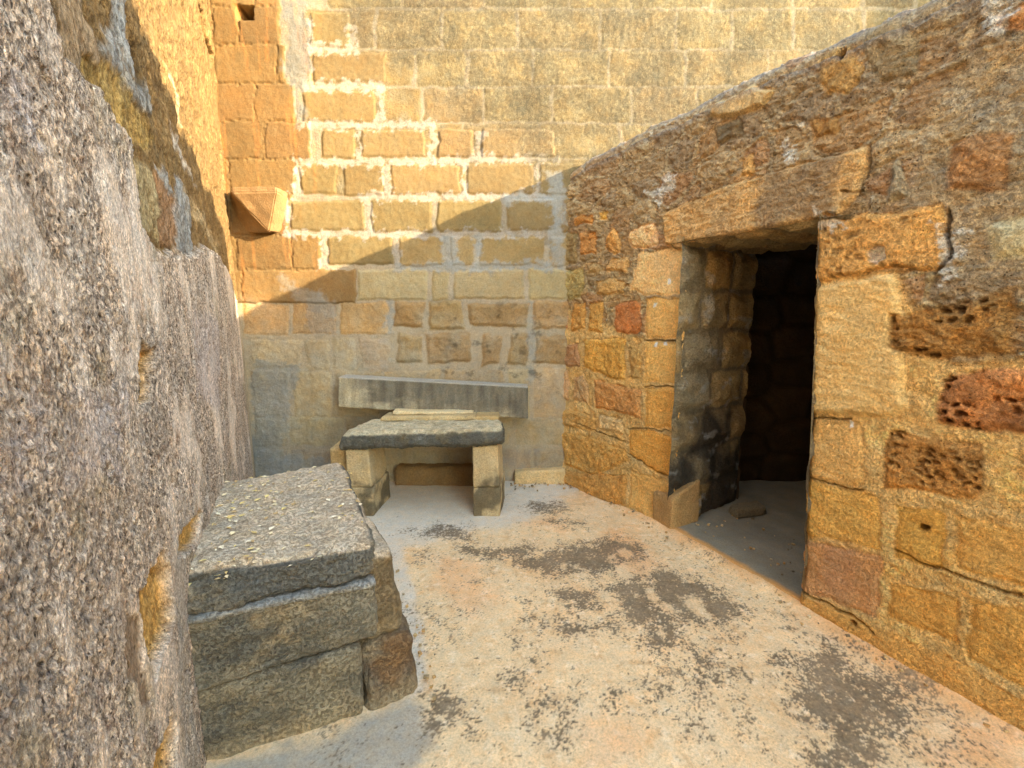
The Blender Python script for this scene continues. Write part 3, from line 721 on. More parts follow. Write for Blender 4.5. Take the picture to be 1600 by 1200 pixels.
# lintel
LN = dict(prot=.034, edge=.010, rough=.007, rs=6, br=.85, pit=.12, colvar=.12, strata=.007)
rs([(1038,330),(1110,300),(1225,262),(1362,226),(1352,292),(1336,318),(1300,360),(1075,392),(1040,386)], (206,160,98), 2, **LN)
def dark_on_right(pl, col, amt, **kk): r.paint(q2(on_right, pl), lin(col)*KR, amt, **kk)
dark_on_right([(1195,272),(1300,245),(1305,340),(1190,368)], (136,112,80), .8, edge=.05, noise=.12, nsc=5, seed=3)
dark_on_right([(1120,320),(1150,315),(1145,372),(1110,376)], (170,140,96), .5, edge=.04, noise=.1, nsc=5, seed=4)
# near jamb
NJ = 3
rs([(1277,342),(1300,330),(1320,338),(1478,320),(1480,400),(1462,424),(1400,418),(1290,442),(1274,442)], (216,158,84), NJ, prot=.024, edge=.010, rough=.010, rs=12, br=.9, pit=.2, colvar=.12, pits=.005)
rs([(1272,444),(1400,424),(1420,500),(1420,640),(1400,656),(1262,648)], (214,172,104), NJ, prot=.024, edge=.014, rough=.010, rs=4, br=.55, pit=.10, colvar=.09, strata=.006)
rs([(1262,655),(1350,662),(1350,765),(1255,744)], (216,166,94), NJ, **SM)
rs([(1254,748),(1378,775),(1378,862),(1250,832)], (214,160,78), NJ, **SM)
rs([(1250,836),(1378,868),(1374,965),(1245,918)], (192,138,84), NJ, **SM)
rs([(1240,920),(1360,968),(1480,1022),(1640,1110),(1640,1190),(1450,1068),(1240,950)], (204,148,74), None, **SM)
dark_on_right([(1290,850),(1330,855),(1350,930),(1290,930)], (170,122,88), .4, edge=.05, noise=.1, nsc=6, seed=7)
rs([(1392,490),(1480,480),(1590,448),(1592,556),(1450,562),(1385,545)], (176,126,64), prot=.020, edge=.02, rough=.022, rs=12, br=1, pit=.2, colvar=.2, pits=.022, strata=.010, seed=14)
rs([(1468,592),(1540,575),(1640,580),(1640,690),(1465,664)], (196,128,70), prot=.020, edge=.016, rough=.016, rs=14, br=1, pit=.25, colvar=.25, pits=.026, seed=21)
rs([(1385,672),(1540,690),(1532,784),(1380,762)], (194,136,68), prot=.016, edge=.014, rough=.014, rs=12, br=1, pit=.2, colvar=.16, pits=.014, seed=33)
rs([(1402,786),(1482,800),(1476,892),(1396,872)], (204,150,68), **SM)
rs([(1492,802),(1640,838),(1640,930),(1492,890)], (212,158,80), **SM)
rs([(1388,905),(1500,930),(1500,1010),(1388,962)], (206,150,72), **SM)
rs([(1512,935),(1640,960),(1640,1090),(1512,1030)], (206,152,74), **SM)
rs([(1484,222),(1530,208),(1590,206),(1578,300),(1480,298)], (170,124,76), **RB)
rs([(1383,300),(1400,240),(1415,250),(1422,312),(1388,316)], (150,130,96), prot=.03, edge=.012, rough=.012, br=.8, pit=.1)
rs([(1540,350),(1640,330),(1640,400),(1545,410)], (186,166,118), prot=.02, edge=.02, rough=.01, br=.6, pit=.1)
rs([(1350,50),(1400,30),(1445,60),(1440,120),(1380,130),(1350,100)], (156,130,88), **RB)
rs([(1558,20),(1640,0),(1640,50),(1560,44)], (200,140,84), **RB)
rs([(1275,90),(1330,70),(1352,110),(1330,150),(1290,150)], (184,140,78), **RB)
rs([(1115,165),(1180,135),(1215,140),(1195,170),(1150,185),(1110,185)], (192,158,104), prot=.035, edge=.01, rough=.01, br=.7, pit=.1)
rs([(1118,195),(1160,185),(1170,215),(1120,228)], (134,110,74), **RB)
rs([(1160,250),(1180,240),(1185,275),(1158,280)], (198,148,82), **RB)
rs([(1265,190),(1310,180),(1320,210),(1270,220)], (168,122,64), **RB)
# white lime spots, cement pocket, holes
for i, pl in enumerate([[(1360,392),(1372,384),(1388,386),(1390,402),(1374,412),(1362,404)]]):
    r.paint(q2(on_right, pl), lin((205,188,160)), .9, edge=.008, noise=.01, nsc=20, seed=9, h=-.03)
for cx, cy, rr in [(1025,541,4),(1040,536,3),(1026,478,3),(1048,440,4),(1230,240,5),(1330,665,3)]:
    t_, z_ = on_right(cx, cy); r.paint([(t_-.012*rr/4, z_-.012), (t_+.012*rr/4, z_-.012), (t_+.012*rr/4, z_+.012), (t_-.012*rr/4, z_+.012)], lin((235,228,205)), .9, edge=.006, noise=.01, nsc=20, seed=10)
for i, pl in enumerate([[(1225,225),(1240,218),(1246,250),(1228,255)], [(1545,0),(1590,0),(1585,30),(1560,60),(1545,40)], [(1468,360),(1500,355),(1498,400),(1478,440),(1468,400)], [(1010,300),(1030,290),(1050,270),(1060,290),(1030,320)], [(1280,330),(1312,334),(1325,352),(1300,356),(1280,350)]]):
    r.paint(q2(on_right, pl), lin((206, 196, 172))*.8, .75, edge=.015, noise=.09, nsc=20, seed=70+i, h=.004)
for cx, cy, rr in [(1316,87,.022), (1341,1013,.012), (1389,1047,.008), (1448,824,.010), (1338,972,.012), (885,755,.02)]:
    t_, z_ = on_right(cx, cy); d = np.hypot(r.wx-t_, r.wz-z_)-rr; k = ss(.006, -.008, d); r.h -= .05*k; r.col *= 1-.6*k[..., None]
# dark cracks between courses near the door
def crackline(pts, w=.0015, dep=.02):
    pw = q2(on_right, pts)
    for a, c_ in zip(pw[:-1], pw[1:]):
        ax_, az_ = a; ex, ez = c_[0]-ax_, c_[1]-az_
        m = (r.X > min(a[0], c_[0])-.06) & (r.X < max(a[0], c_[0])+.06) & (r.Z > min(a[1], c_[1])-.06) & (r.Z < max(a[1], c_[1])+.06)
        tt_ = np.clip(((r.wx[m]-ax_)*ex+(r.wz[m]-az_)*ez)/max(1e-9, ex*ex+ez*ez), 0, 1)
        d = np.hypot(r.wx[m]-ax_-ex*tt_, r.wz[m]-az_-ez*tt_)-w; k = ss(.006, -.003, d)
        r.h[m] -= dep*k; r.col[m] *= (1-.55*k)[:, None]
crackline([(1262,651),(1300,653),(1330,658)]); crackline([(1256,746),(1300,755),(1350,768)]); crackline([(1246,917),(1290,938),(1340,962),(1372,985)], .003)
crackline([(1008,534),(1040,533),(1075,536)]); crackline([(1006,603),(1070,606)]); crackline([(984,669),(1040,672),(1060,680)]); crackline([(984,710),(1030,738),(1068,760)], .002)
crackline([(900,660),(945,678),(978,690)]); crackline([(1320,300),(1352,296),(1362,228)]); crackline([(1462,426),(1480,405),(1482,330)], .005)
crackline([(1400,860),(1480,895),(1600,930)], .004, .015)
# rounded arris towards the door, so the jamb blocks turn into the reveal
crg = ridged(X*14+2, Zf*19, 5, 461); crf = fbm(X*48, Zf*60, 3, 462, .75)
sm_ = ss(.60, .90, r.aux[..., 1]); r.h += .008*(crg-.45)*(.12+.88*sm_)*(.45+.75*upk)+.003*crf*(.4+.6*sm_)
k_ = (ss(.32, .08, crg)*.4*(.2+.8*sm_))[..., None]; r.col = r.col*(1-k_)+r.col*np.array([.55, .5, .42])*k_
r.col *= (1+.22*crf)[..., None]
dx = np.maximum(np.maximum(T0+.060*Zf-X, X-T1-.012), Zf-ZH)
dx = np.where(vert, dx, 1)
wob = .010*fbm(X*0+7, Zf*7, 4, 431)+.006*fbm(X*0+3, Zf*28, 3, 432)
inside_door = (dx < wob*np.where(Zf > ZH-.02, .4, 1.6)) & (S > -.2)
prox = np.clip(dx/.03, 0, 1)
r.h -= .022*(1-prox)**2*(dx > -.05)
r.h += .015*fbm(X*1.5, Zf*1.5, 3, 61)
# the foot of the wall flares slightly over the floor
r.h += .035*ss(.22, .0, Zf)*vert
# weathered grey capping
capk = np.clip(ss(.0, .25, q)+ss(.05, .0, face-z)*vert*.6, 0, 1)*ss(-.5, .1, .3+fbm(X*4, S*5, 4, 88))
capc = lin((140, 132, 122))*.6*(1+.35*fbm(X*10, S*14, 5, 87, .6))[..., None]
r.col = r.col*(1-capk[..., None]*.85)+capc*capk[..., None]*.85
hN = r.h*np.where(vert, 1, .8)
off = roff(X)+back-hN*nh
Pm = NW[None, None]*off[..., None]+DW[None, None]*X[..., None]
Pm[..., 2] = z+hN*nz_
# the foot of the wall in the far corner stays off the ashlar
fp = r.pid[:-1, :-1]; cut = ~inside_door[:-1, :-1]
for pid, nm, lb in [(0, 'masonry', None), (1, 'door_jamb', 'far door jamb of squared ochre quoins'), (2, 'lintel', 'long tan lintel stone with a dark weathered middle'), (3, 'door_jamb', 'near door jamb of tall ochre blocks')]:
    o = grid_obj(nm, Pm, r.col, r.aux, M_right, rw, keep=(fp == pid) & cut)
    if lb: tag(o, lb)

# added unseen blocks on the wall, shaped so their shadow falls on the plastered wall
for i, (ta, tb, zt) in enumerate([(.45, 1.03, 3.26), (-.1, .45, 3.36), (-.7, -.1, 3.46), (-1.4, -.7, 3.60), (-5, -1.4, 3.78)]):
    sk_ = .62 if i == 0 else 0; ta_ = ta-.3 if i == 0 else ta
    rough_block('caster_wall', [W(ta, 2.235, 2.50), W(ta_, 2.80, 2.50), W(tb-sk_, 2.80, 2.50), W(tb, 2.235, 2.50), W(ta, 2.25, zt-.02), W(ta_, 2.80, zt), W(tb-sk_, 2.80, zt), W(tb-.02*(i == 0), 2.25, zt)], M_right, rw,
                (12, 20, 24), .03, .02, 6, 880+i, base=lin((150, 128, 92))*.6)

# reveals, soffit
def reveal(name, fn, u, v, colf, mat, parent, flip=False, seed=0):
    U, V = np.meshgrid(u, v, indexing='ij')
    P, Nn, = fn(U, V)
    uu = U+.030*fbm(U*7, V*7, 4, seed, .6); vv = V+.030*fbm(U*7+3, V*7, 4, seed+1, .6)
    cy_ = np.floor(vv/.262); fy_ = vv/.262-cy_
    hs_ = lambda a_, s_: _f(_h(np.asarray(a_, np.int64), np.zeros(a_.shape, np.int64), np.zeros(a_.shape, np.int64), s_))
    w_ = .24+.16*hs_(cy_, seed+2); o_ = hs_(cy_, seed+3)*.3; cx_ = np.floor((uu+o_)/w_); fx_ = (uu+o_)/w_-cx_
    ed = np.minimum(np.minimum(fy_, 1-fy_)*.262, np.minimum(fx_, 1-fx_)*w_)*5
    gid = hs_(cx_*37+cy_*101, seed+5); k = ss(.03, .12, ed)
    h = .006*fbm(U*15, V*15, 4, seed+4)+k*(.026*ss(.05, .4, ed)+.014*fbm(U*13+gid*9, V*13, 5, seed+5, .6))
    col, aux = colf(U, V, k, gid)
    edge = ss(0, .03, U-u[0])
    P = P+Nn*(h*edge)[..., None]
    return grid_obj(name, P, col, aux, mat, parent, flip=flip)
DEEP = 2.94
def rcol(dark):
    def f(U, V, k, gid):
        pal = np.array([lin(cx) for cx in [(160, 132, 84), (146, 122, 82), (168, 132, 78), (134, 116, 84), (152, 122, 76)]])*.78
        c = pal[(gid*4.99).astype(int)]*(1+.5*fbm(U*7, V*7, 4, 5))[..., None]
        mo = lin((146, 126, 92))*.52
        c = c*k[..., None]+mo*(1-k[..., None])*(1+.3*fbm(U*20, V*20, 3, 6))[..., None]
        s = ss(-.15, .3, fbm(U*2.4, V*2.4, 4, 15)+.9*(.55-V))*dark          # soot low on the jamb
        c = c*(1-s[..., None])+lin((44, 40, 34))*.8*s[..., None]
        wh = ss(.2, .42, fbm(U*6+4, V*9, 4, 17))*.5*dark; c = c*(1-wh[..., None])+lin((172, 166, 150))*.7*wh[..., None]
        return c, np.ones(U.shape+(3,))*np.array([.3, 1, 0])
    return f
us = steps([(2.17, DEEP, .008)]); vs = steps([(-.02, ZH+.04, .008)])
def far_rev(U, V):
    stepin = .035*ss(2.45, 2.49, U)+.05*ss(2.50, 2.95, U)         # the rebate, then rough masonry splaying out
    t = T1+.015+stepin+.012*fbm(V*6, V*0+2, 3, 77)
    P = NW*U[..., None]+DW*t[..., None]; P[..., 2] = V; return P, -DW
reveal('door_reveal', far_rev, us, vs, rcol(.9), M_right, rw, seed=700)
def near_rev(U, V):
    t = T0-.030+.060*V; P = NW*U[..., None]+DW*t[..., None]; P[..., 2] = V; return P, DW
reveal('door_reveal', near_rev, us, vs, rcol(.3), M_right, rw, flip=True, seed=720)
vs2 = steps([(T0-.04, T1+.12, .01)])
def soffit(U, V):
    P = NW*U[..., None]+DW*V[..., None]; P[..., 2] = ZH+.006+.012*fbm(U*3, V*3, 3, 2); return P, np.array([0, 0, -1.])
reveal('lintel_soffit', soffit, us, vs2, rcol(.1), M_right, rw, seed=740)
# quoin standing proud at the foot of the far jamb
rough_block('quoin', [W(2.095, 2.165, .0), W(2.095, 2.42, .0), W(2.27, 2.42, .0), W(2.29, 2.165, .0), W(2.10, 2.17, .25), W(2.11, 2.42, .33), W(2.27, 2.42, .33), W(2.29, 2.17, .22)], M_right, rw,
            (24, 24, 24), .018, .012, 8, 91, base=lin((190, 146, 88))*.60, aux=(.2, .7, 0))

# dark room behind the door: walls, roof and floor
room = thing('back_room', 'dark stone room seen through the open doorway', 'room')
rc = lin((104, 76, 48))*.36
def room_wall(p0, p1, z0, z1, seed, flip=False):
    p0 = np.array(p0, float); p1 = np.array(p1, float); Ln = np.linalg.norm(p1-p0); d = (p1-p0)/Ln; nn = np.array([-d[1], d[0], 0])
    u = steps([(0, Ln, .02)]); v = steps([(z0, z1, .02)]); U, V = np.meshgrid(u, v, indexing='ij')
    g1, g2, gid = worley(U*2.6, V*3.8, seed, .6); ed = g2-g1; k = ss(.04, .15, ed)
    h = k*.03*ss(.05, .3, ed)+.012*fbm(U*9, V*9, 4, seed)
    P = np.zeros(U.shape+(3,)); P[..., 0] = p0[0]+d[0]*U; P[..., 1] = p0[1]+d[1]*U; P[..., 2] = V
    P[..., :2] += (nn[:2]*h[..., None])
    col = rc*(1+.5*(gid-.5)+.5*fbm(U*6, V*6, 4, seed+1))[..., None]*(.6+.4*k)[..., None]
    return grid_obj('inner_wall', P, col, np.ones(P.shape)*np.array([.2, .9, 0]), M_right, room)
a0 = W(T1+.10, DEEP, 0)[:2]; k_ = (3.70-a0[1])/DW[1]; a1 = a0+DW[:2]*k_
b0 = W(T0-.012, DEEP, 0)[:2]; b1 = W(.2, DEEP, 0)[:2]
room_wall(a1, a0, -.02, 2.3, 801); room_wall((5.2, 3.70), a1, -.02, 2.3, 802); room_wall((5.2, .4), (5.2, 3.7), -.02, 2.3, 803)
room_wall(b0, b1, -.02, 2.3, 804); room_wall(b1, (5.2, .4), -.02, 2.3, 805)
wob_ = W(T0-.05, DEEP-.02, 0)[:2]; wob2 = W(T1+.15, DEEP-.02, 0)[:2]
u = [wob_, wob2]
def prism(name, poly, z0, z1, mat, col, parent):
    n = len(poly); V = [(p[0], p[1], z0) for p in poly]+[(p[0], p[1], z1) for p in poly]
    Fc = [tuple(range(n))[::-1], tuple(range(n, 2*n))]+[(i, (i+1) % n, n+(i+1) % n, n+i) for i in range(n)]
    me = bpy.data.meshes.new(name); me.from_pydata(V, [], Fc); set_attrs(me, np.array([col]*(2*n)), np.array([[.1, .6, 0]]*(2*n))); me.materials.append(mat)
    o = bpy.data.objects.new(name, me); C.objects.link(o); o.parent = parent; return o
prism('door_head', [W(T0-.3, DEEP-.02, 0)[:2], W(T1+.3, DEEP-.02, 0)[:2], W(T1+.3, DEEP+.04, 0)[:2], W(T0-.3, DEEP+.04, 0)[:2]], ZH+.01, 2.4, M_right, rc, room)
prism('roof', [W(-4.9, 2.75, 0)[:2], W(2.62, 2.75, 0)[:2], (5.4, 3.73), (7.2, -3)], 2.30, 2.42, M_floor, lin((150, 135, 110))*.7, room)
# threshold and inner floor, one step above the court
us = steps([(2.165, 3.1, .008), (3.1, 5.6, .05)]); vs = steps([(-.6, 1.2, .06), (1.2, 2.6, .008), (2.6, 3.4, .05)])
U, V = np.meshgrid(us, vs, indexing='ij')
ff = Field(U, V, lin((150, 136, 108))*.50, (.1, .5, 0)); ff.warp(.03, 6, 5)
ff.col *= (1+.3*fbm(U*5, V*3, 4, 6))[..., None]
e = ss(.07, .03, U-2.165+.02*fbm(V*9, V*0, 3, 8))[..., None]
ff.col = ff.col*(1-e)+lin((184, 130, 70))*.75*e
hz = .035+.004*fbm(U*6, V*6, 4, 9)-.05*ss(.02, 0, U-2.165)
kp = (U[:-1, :-1] > 2.9) | ((V[:-1, :-1] > T0-.06) & (V[:-1, :-1] < T1+.14))
P = NW*U[..., None]+DW*V[..., None]; P[..., 2] = hz
kp &= P[:-1, :-1, 1] < 3.72
o = grid_obj('threshold_floor', P, ff.col, ff.aux, M_floor, keep=kp); tag(o, kind='structure')

TONE[0] = (1.2, 1.25, 1.4)
# ================================================================== LOOSE STONE inside the door
ls = rough_block('loose_stone', [W(2.00, 2.66, .036), W(1.96, 2.92, .036), W(2.07, 2.97, .036), W(2.11, 2.70, .036), W(2.01, 2.67, .10), W(1.97, 2.91, .095), W(2.07, 2.95, .10), W(2.10, 2.71, .105)], M_dark, None,
                 (20, 10, 8), .012, .010, 14, 33, base=lin((140, 122, 90))*.8)
tag(ls, 'small flat loose stone lying against the jamb just inside the doorway', 'stone')

# ================================================================== STONE PLATFORM
TONE[0] = (1.52, 1.50, 1.55)
pf = thing('stone_platform', 'waist-high weathered stone block platform built against the left plastered wall', 'stone block')
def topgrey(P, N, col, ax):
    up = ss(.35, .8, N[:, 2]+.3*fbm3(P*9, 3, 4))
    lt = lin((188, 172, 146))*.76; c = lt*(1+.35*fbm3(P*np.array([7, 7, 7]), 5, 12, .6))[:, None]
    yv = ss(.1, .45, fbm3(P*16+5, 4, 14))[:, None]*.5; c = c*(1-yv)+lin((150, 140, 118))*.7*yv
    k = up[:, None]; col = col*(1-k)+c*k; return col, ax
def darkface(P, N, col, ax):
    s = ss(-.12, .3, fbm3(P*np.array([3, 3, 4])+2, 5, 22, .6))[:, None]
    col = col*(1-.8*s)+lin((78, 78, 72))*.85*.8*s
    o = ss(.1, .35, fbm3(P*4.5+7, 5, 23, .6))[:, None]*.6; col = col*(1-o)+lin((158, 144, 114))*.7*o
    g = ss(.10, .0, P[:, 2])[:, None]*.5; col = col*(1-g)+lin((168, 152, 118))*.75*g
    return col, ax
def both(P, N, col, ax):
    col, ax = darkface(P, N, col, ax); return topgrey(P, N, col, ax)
BR = (.0)
# upper body course
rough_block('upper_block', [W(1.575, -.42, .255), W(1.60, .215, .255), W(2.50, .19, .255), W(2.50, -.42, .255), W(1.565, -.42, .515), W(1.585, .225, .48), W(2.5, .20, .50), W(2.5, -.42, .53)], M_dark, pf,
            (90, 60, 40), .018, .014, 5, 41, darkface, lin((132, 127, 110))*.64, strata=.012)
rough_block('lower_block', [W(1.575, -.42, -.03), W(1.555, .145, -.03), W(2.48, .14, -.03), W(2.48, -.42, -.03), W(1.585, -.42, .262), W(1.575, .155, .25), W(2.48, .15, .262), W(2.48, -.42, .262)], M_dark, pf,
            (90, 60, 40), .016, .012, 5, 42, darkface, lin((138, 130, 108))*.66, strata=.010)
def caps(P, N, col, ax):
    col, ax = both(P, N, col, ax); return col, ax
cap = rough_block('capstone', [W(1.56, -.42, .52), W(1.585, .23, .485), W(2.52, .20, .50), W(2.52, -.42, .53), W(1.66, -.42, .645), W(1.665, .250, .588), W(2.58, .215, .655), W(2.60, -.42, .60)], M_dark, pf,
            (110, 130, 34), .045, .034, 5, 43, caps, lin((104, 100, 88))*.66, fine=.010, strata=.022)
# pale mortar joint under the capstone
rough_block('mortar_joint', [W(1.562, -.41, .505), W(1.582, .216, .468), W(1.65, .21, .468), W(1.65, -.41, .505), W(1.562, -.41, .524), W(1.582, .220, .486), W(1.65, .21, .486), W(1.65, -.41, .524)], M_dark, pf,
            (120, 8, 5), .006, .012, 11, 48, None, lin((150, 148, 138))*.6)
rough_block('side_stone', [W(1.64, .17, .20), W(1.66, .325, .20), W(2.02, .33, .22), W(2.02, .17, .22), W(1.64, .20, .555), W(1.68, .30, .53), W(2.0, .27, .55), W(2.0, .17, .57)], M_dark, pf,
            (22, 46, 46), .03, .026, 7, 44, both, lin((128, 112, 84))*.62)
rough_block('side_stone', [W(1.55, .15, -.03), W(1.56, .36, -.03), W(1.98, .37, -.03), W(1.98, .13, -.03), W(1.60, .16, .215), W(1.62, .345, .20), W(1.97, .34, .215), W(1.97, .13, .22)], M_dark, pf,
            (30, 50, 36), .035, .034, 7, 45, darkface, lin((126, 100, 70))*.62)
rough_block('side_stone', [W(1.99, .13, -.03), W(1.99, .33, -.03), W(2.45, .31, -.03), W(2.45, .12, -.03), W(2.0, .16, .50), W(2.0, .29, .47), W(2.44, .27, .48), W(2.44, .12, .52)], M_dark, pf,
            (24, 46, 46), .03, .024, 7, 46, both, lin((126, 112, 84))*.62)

# dry leaves and chips on top of the platform, one uncountable litter
rnd = random.Random(9); V = []; Q = []; CC = []
def leaf(x, y, z, s):
    a = rnd.uniform(0, 6.28); ca, sa = math.cos(a), math.sin(a); b0 = len(V); lf = rnd.uniform(.35, .6)
    for u, v, w in [(-1, 0, 0), (-.2, -lf, .18), (1, 0, .05), (-.2, lf, .22)]:
        V.append((x+(u*ca-v*sa)*s, y+(u*sa+v*ca)*s, z+.004+w*s*rnd.uniform(.4, 1.2)))
        CC.append(0)
    Q.append((b0, b0+1, b0+2, b0+3)); cc = rnd.choice([(206, 186, 120), (196, 170, 110), (214, 200, 160), (176, 150, 104), (224, 214, 186)]); CC[-4:] = [lin(cc)*.8]*4
cme = cap.data; cv = np.array([v.co[:] for v in cme.vertices])
tv = cv[cv[:, 2] > .575]
for i in range(420):
    p = tv[rnd.randrange(len(tv))]
    w_ = p[:2]@NW[:2]
    if w_ > -.05 and rnd.random() < .6: continue
    leaf(p[0]+rnd.uniform(-.01, .01), p[1]+rnd.uniform(-.01, .01), p[2], rnd.choice([.006, .008, .010, .013, .017]))
import itertools
def crumb_field(name, spots, label, mat, parent=None):
    V2 = []; Q2 = []; C2 = []
    for (x, y, z, r_) in spots:
        b0 = len(V2); a = rnd.uniform(0, 6.28); sx, sy, sz = r_*rnd.uniform(.8, 1.5), r_*rnd.uniform(.6, 1.1), r_*rnd.uniform(.5, .9)
        for dx_, dy_, dz_ in itertools.product((-1, 1), (-1, 1), (-1, 1)):
            j = [rnd.uniform(.6, 1.1) for _ in range(3)]; u_, v_ = dx_*sx*j[0], dy_*sy*j[1]
            V2.append((x+u_*math.cos(a)-v_*math.sin(a), y+u_*math.sin(a)+v_*math.cos(a), z+sz*.6+dz_*sz*j[2]))
        Q2 += [(b0, b0+1, b0+3, b0+2), (b0+4, b0+6, b0+7, b0+5), (b0, b0+4, b0+5, b0+1), (b0+2, b0+3, b0+7, b0+6), (b0, b0+2, b0+6, b0+4), (b0+1, b0+5, b0+7, b0+3)]
        C2 += [lin(rnd.choice([(190, 160, 110), (150, 132, 100), (176, 140, 90), (120, 108, 86), (200, 184, 150)]))*.75]*8
    return tag(mesh_from(name, np.array(V2), np.array(Q2), np.array(C2), np.ones((len(V2), 3))*np.array([0, .6, 0]), mat, parent, False), label, 'grit', kind='stuff')
sp_ = []
for i in range(260):
    e_ = rnd.random()
    if e_ < .45: t_ = rnd.uniform(.5, 3.2); p = W(t_, float(roff(t_))-.03-abs(rnd.gauss(0, .05)), 0)
    elif e_ < .6: p = np.array([rnd.uniform(-.02, .5), 3.68-abs(rnd.gauss(0, .06)), 0])
    elif e_ < .85: t_ = rnd.uniform(1.45, 2.5); p = W(t_, .37+abs(rnd.gauss(0, .04)), 0)
    else: p = W(rnd.uniform(1.4, 2.1), rnd.uniform(2.3, 2.8), .036)
    zz = .04 if e_ >= .85 else .012
    sp_.append((p[0], p[1], zz, rnd.choice([.003, .004, .004, .006, .008])))
crumb_field('stone_crumbs', sp_, 'small stone crumbs gathered along the wall feet on the floor', M_leg)
lo = mesh_from('leaf_litter', np.array(V), np.array(Q), np.array(CC), np.ones((len(V), 3))*np.array([0, .3, 0]), M_floor, None, False)
tag(lo, 'pale dry leaves and stone flakes littering the top of the left stone platform', 'leaves', kind='stuff')

# ================================================================== BENCH
TONE[0] = (1.42, 1.42, 1.46)
bn = thing('stone_bench', 'low stone bench of a rough slab on two block legs at the back wall', 'bench')
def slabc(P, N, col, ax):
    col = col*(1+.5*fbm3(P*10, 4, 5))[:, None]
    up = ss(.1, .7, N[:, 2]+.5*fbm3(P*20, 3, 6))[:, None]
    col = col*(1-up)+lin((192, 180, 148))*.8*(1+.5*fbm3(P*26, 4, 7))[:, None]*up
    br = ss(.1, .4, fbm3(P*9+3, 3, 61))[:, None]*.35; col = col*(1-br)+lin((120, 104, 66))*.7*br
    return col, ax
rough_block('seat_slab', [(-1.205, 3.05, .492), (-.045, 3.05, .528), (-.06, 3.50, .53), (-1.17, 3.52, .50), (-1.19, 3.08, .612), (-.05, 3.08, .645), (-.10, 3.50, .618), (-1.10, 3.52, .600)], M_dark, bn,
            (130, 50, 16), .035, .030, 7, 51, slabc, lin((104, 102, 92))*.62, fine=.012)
def legc(P, N, col, ax):
    dk = ss(.0, .35, fbm3(P*6+4, 4, 31)-.25+.5*ss(.35, .1, P[:, 2]))[:, None]*.75
    col = col*(1-dk)+lin((60, 58, 50))*.7*dk; return col, ax
LG = lin((196, 176, 136))*.68
lr = bn
def leg(x0, x1, z1, mid, seed, sk=0.0):
    top_ = rough_block('leg', [(x0, 3.085, mid), (x1, 3.085, mid), (x1+.02, 3.42, mid), (x0+.02, 3.42, mid), (x0, 3.085, z1), (x1-.015, 3.085, z1+.004), (x1, 3.42, z1), (x0, 3.42, z1)], M_leg, bn,
                (24, 34, 28), .010, .006, 8, seed, legc, LG)
    rough_block('leg_base_block', [(x0-sk, 3.085, -.02), (x1, 3.085, -.02), (x1+.03, 3.44, -.02), (x0-sk, 3.44, -.02), (x0-sk, 3.09, mid-.002), (x1+.006, 3.09, mid-.002), (x1+.03, 3.44, mid-.002), (x0-sk, 3.44, mid-.002)], M_leg, top_,
                (24, 34, 28), .012, .008, 8, seed+1, legc, LG*.92)
leg(-.275, -.085, .515, .215, 52)
leg(-1.16, -.985, .492, .215, 54, .0)
# outer stone of the left leg
rough_block('leg', [(-1.30, 3.14, -.02), (-1.165, 3.14, -.02), (-1.165, 3.45, -.02), (-1.30, 3.45, -.02), (-1.29, 3.14, .485), (-1.165, 3.14, .485), (-1.165, 3.45, .485), (-1.29, 3.45, .485)][:8], M_leg, bn,
            (16, 30, 36), .012, .008, 8, 56, legc, lin((176, 150, 104))*.75)
# thin packing slabs carrying the beam
rough_block('packing_slab', [(-1.02, 3.43, .607), (-.27, 3.43, .618), (-.27, 3.74, .618), (-1.0, 3.74, .607), (-1.0, 3.44, .640), (-.29, 3.44, .650), (-.29, 3.74, .650), (-.99, 3.74, .640)], M_leg, bn,
            (80, 30, 5), .008, .008, 7, 57, None, lin((186, 164, 120))*.78)
rough_block('packing_slab', [(-.93, 3.50, .642), (-.30, 3.50, .652), (-.30, 3.75, .655), (-.93, 3.75, .645), (-.93, 3.51, .672), (-.31, 3.51, .664), (-.31, 3.75, .66), (-.93, 3.75, .675)], M_leg, bn,
            (80, 30, 5), .006, .006, 7, 58, None, lin((196, 178, 138))*.8)
rough_block('packing_slab', [(-.28, 3.42, .612), (-.10, 3.42, .614), (-.10, 3.70, .614), (-.28, 3.70, .612), (-.28, 3.43, .645), (-.105, 3.43, .645), (-.105, 3.70, .645), (-.28, 3.70, .645)], M_leg, bn,
            (24, 20, 5), .006, .006, 7, 59, None, lin((178, 152, 104))*.75)
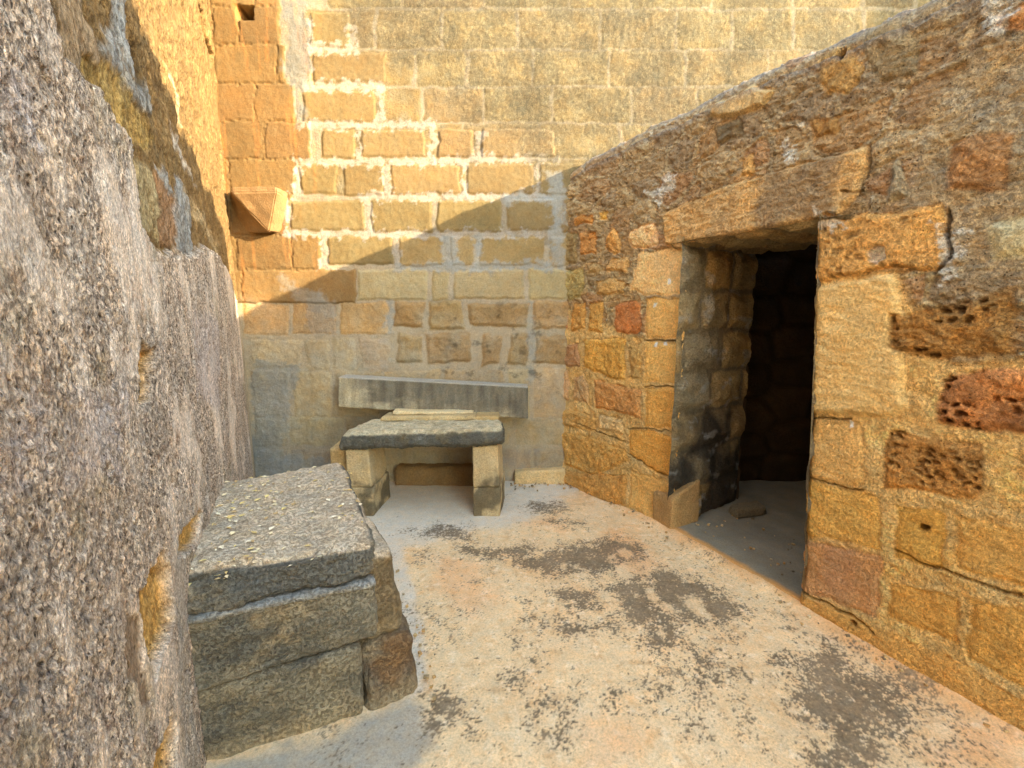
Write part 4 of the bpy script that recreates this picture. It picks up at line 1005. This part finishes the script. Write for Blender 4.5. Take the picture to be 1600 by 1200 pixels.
# ================================================================== BEAM lying across the bench against the wall
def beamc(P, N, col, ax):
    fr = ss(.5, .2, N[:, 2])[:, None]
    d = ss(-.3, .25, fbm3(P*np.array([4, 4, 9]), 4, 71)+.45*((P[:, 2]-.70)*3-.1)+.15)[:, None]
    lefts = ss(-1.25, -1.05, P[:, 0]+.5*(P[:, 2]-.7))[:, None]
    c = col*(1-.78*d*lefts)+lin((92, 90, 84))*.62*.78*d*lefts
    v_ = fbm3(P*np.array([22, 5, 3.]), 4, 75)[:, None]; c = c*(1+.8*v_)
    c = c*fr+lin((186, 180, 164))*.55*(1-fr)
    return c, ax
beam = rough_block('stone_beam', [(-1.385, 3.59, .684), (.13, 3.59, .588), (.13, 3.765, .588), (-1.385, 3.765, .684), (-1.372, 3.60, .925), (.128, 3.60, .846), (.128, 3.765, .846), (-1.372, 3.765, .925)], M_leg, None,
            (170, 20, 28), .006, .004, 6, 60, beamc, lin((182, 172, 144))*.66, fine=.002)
tag(beam, 'long squared stone beam lying tilted across the bench against the back wall', 'stone beam')
# low ledge at the foot of the back wall
ledge = rough_block('wall_plinth', [(.02, 3.70, -.02), (.46, 3.70, -.02), (.46, 3.85, -.02), (.02, 3.85, -.02), (.02, 3.715, .10), (.45, 3.715, .125), (.45, 3.85, .13), (.02, 3.85, .11)], M_leg, bw,
            (50, 12, 12), .014, .010, 9, 62, None, lin((196, 170, 124))*.76, origin=(0, BY, 0))
rough_block('wall_plinth', [(-.98, 3.66, -.02), (-.27, 3.66, -.02), (-.27, 3.84, -.02), (-.98, 3.84, -.02), (-.98, 3.68, .15), (-.27, 3.68, .15), (-.27, 3.84, .16), (-.98, 3.84, .16)], M_leg, bw,
            (60, 12, 14), .03, .02, 8, 63, None, lin((150, 122, 82))*.6, origin=(0, BY, 0))

# ================================================================== ADDED SHADOW BLOCK
TONE[0] = (1, 1, 1)
az = math.atan2(SUN[1], SUN[0]); e1 = np.array([math.cos(az), math.sin(az)]); e2 = np.array([-e1[1], e1[0]])
pt = np.array([2.62, BY])+e1*7.5
caster = prism('caster_block', [pt, pt+e1*3, pt+e1*3+e2*3, pt+e2*3], -.02, 7.5, M_back, lin((200, 160, 100))*.75, None)  # added block out of view, turned to the sun for a straight shadow edge
tag(caster, 'added unseen square block beyond the rubble wall, casting a shadow on the back wall', 'shadow block')
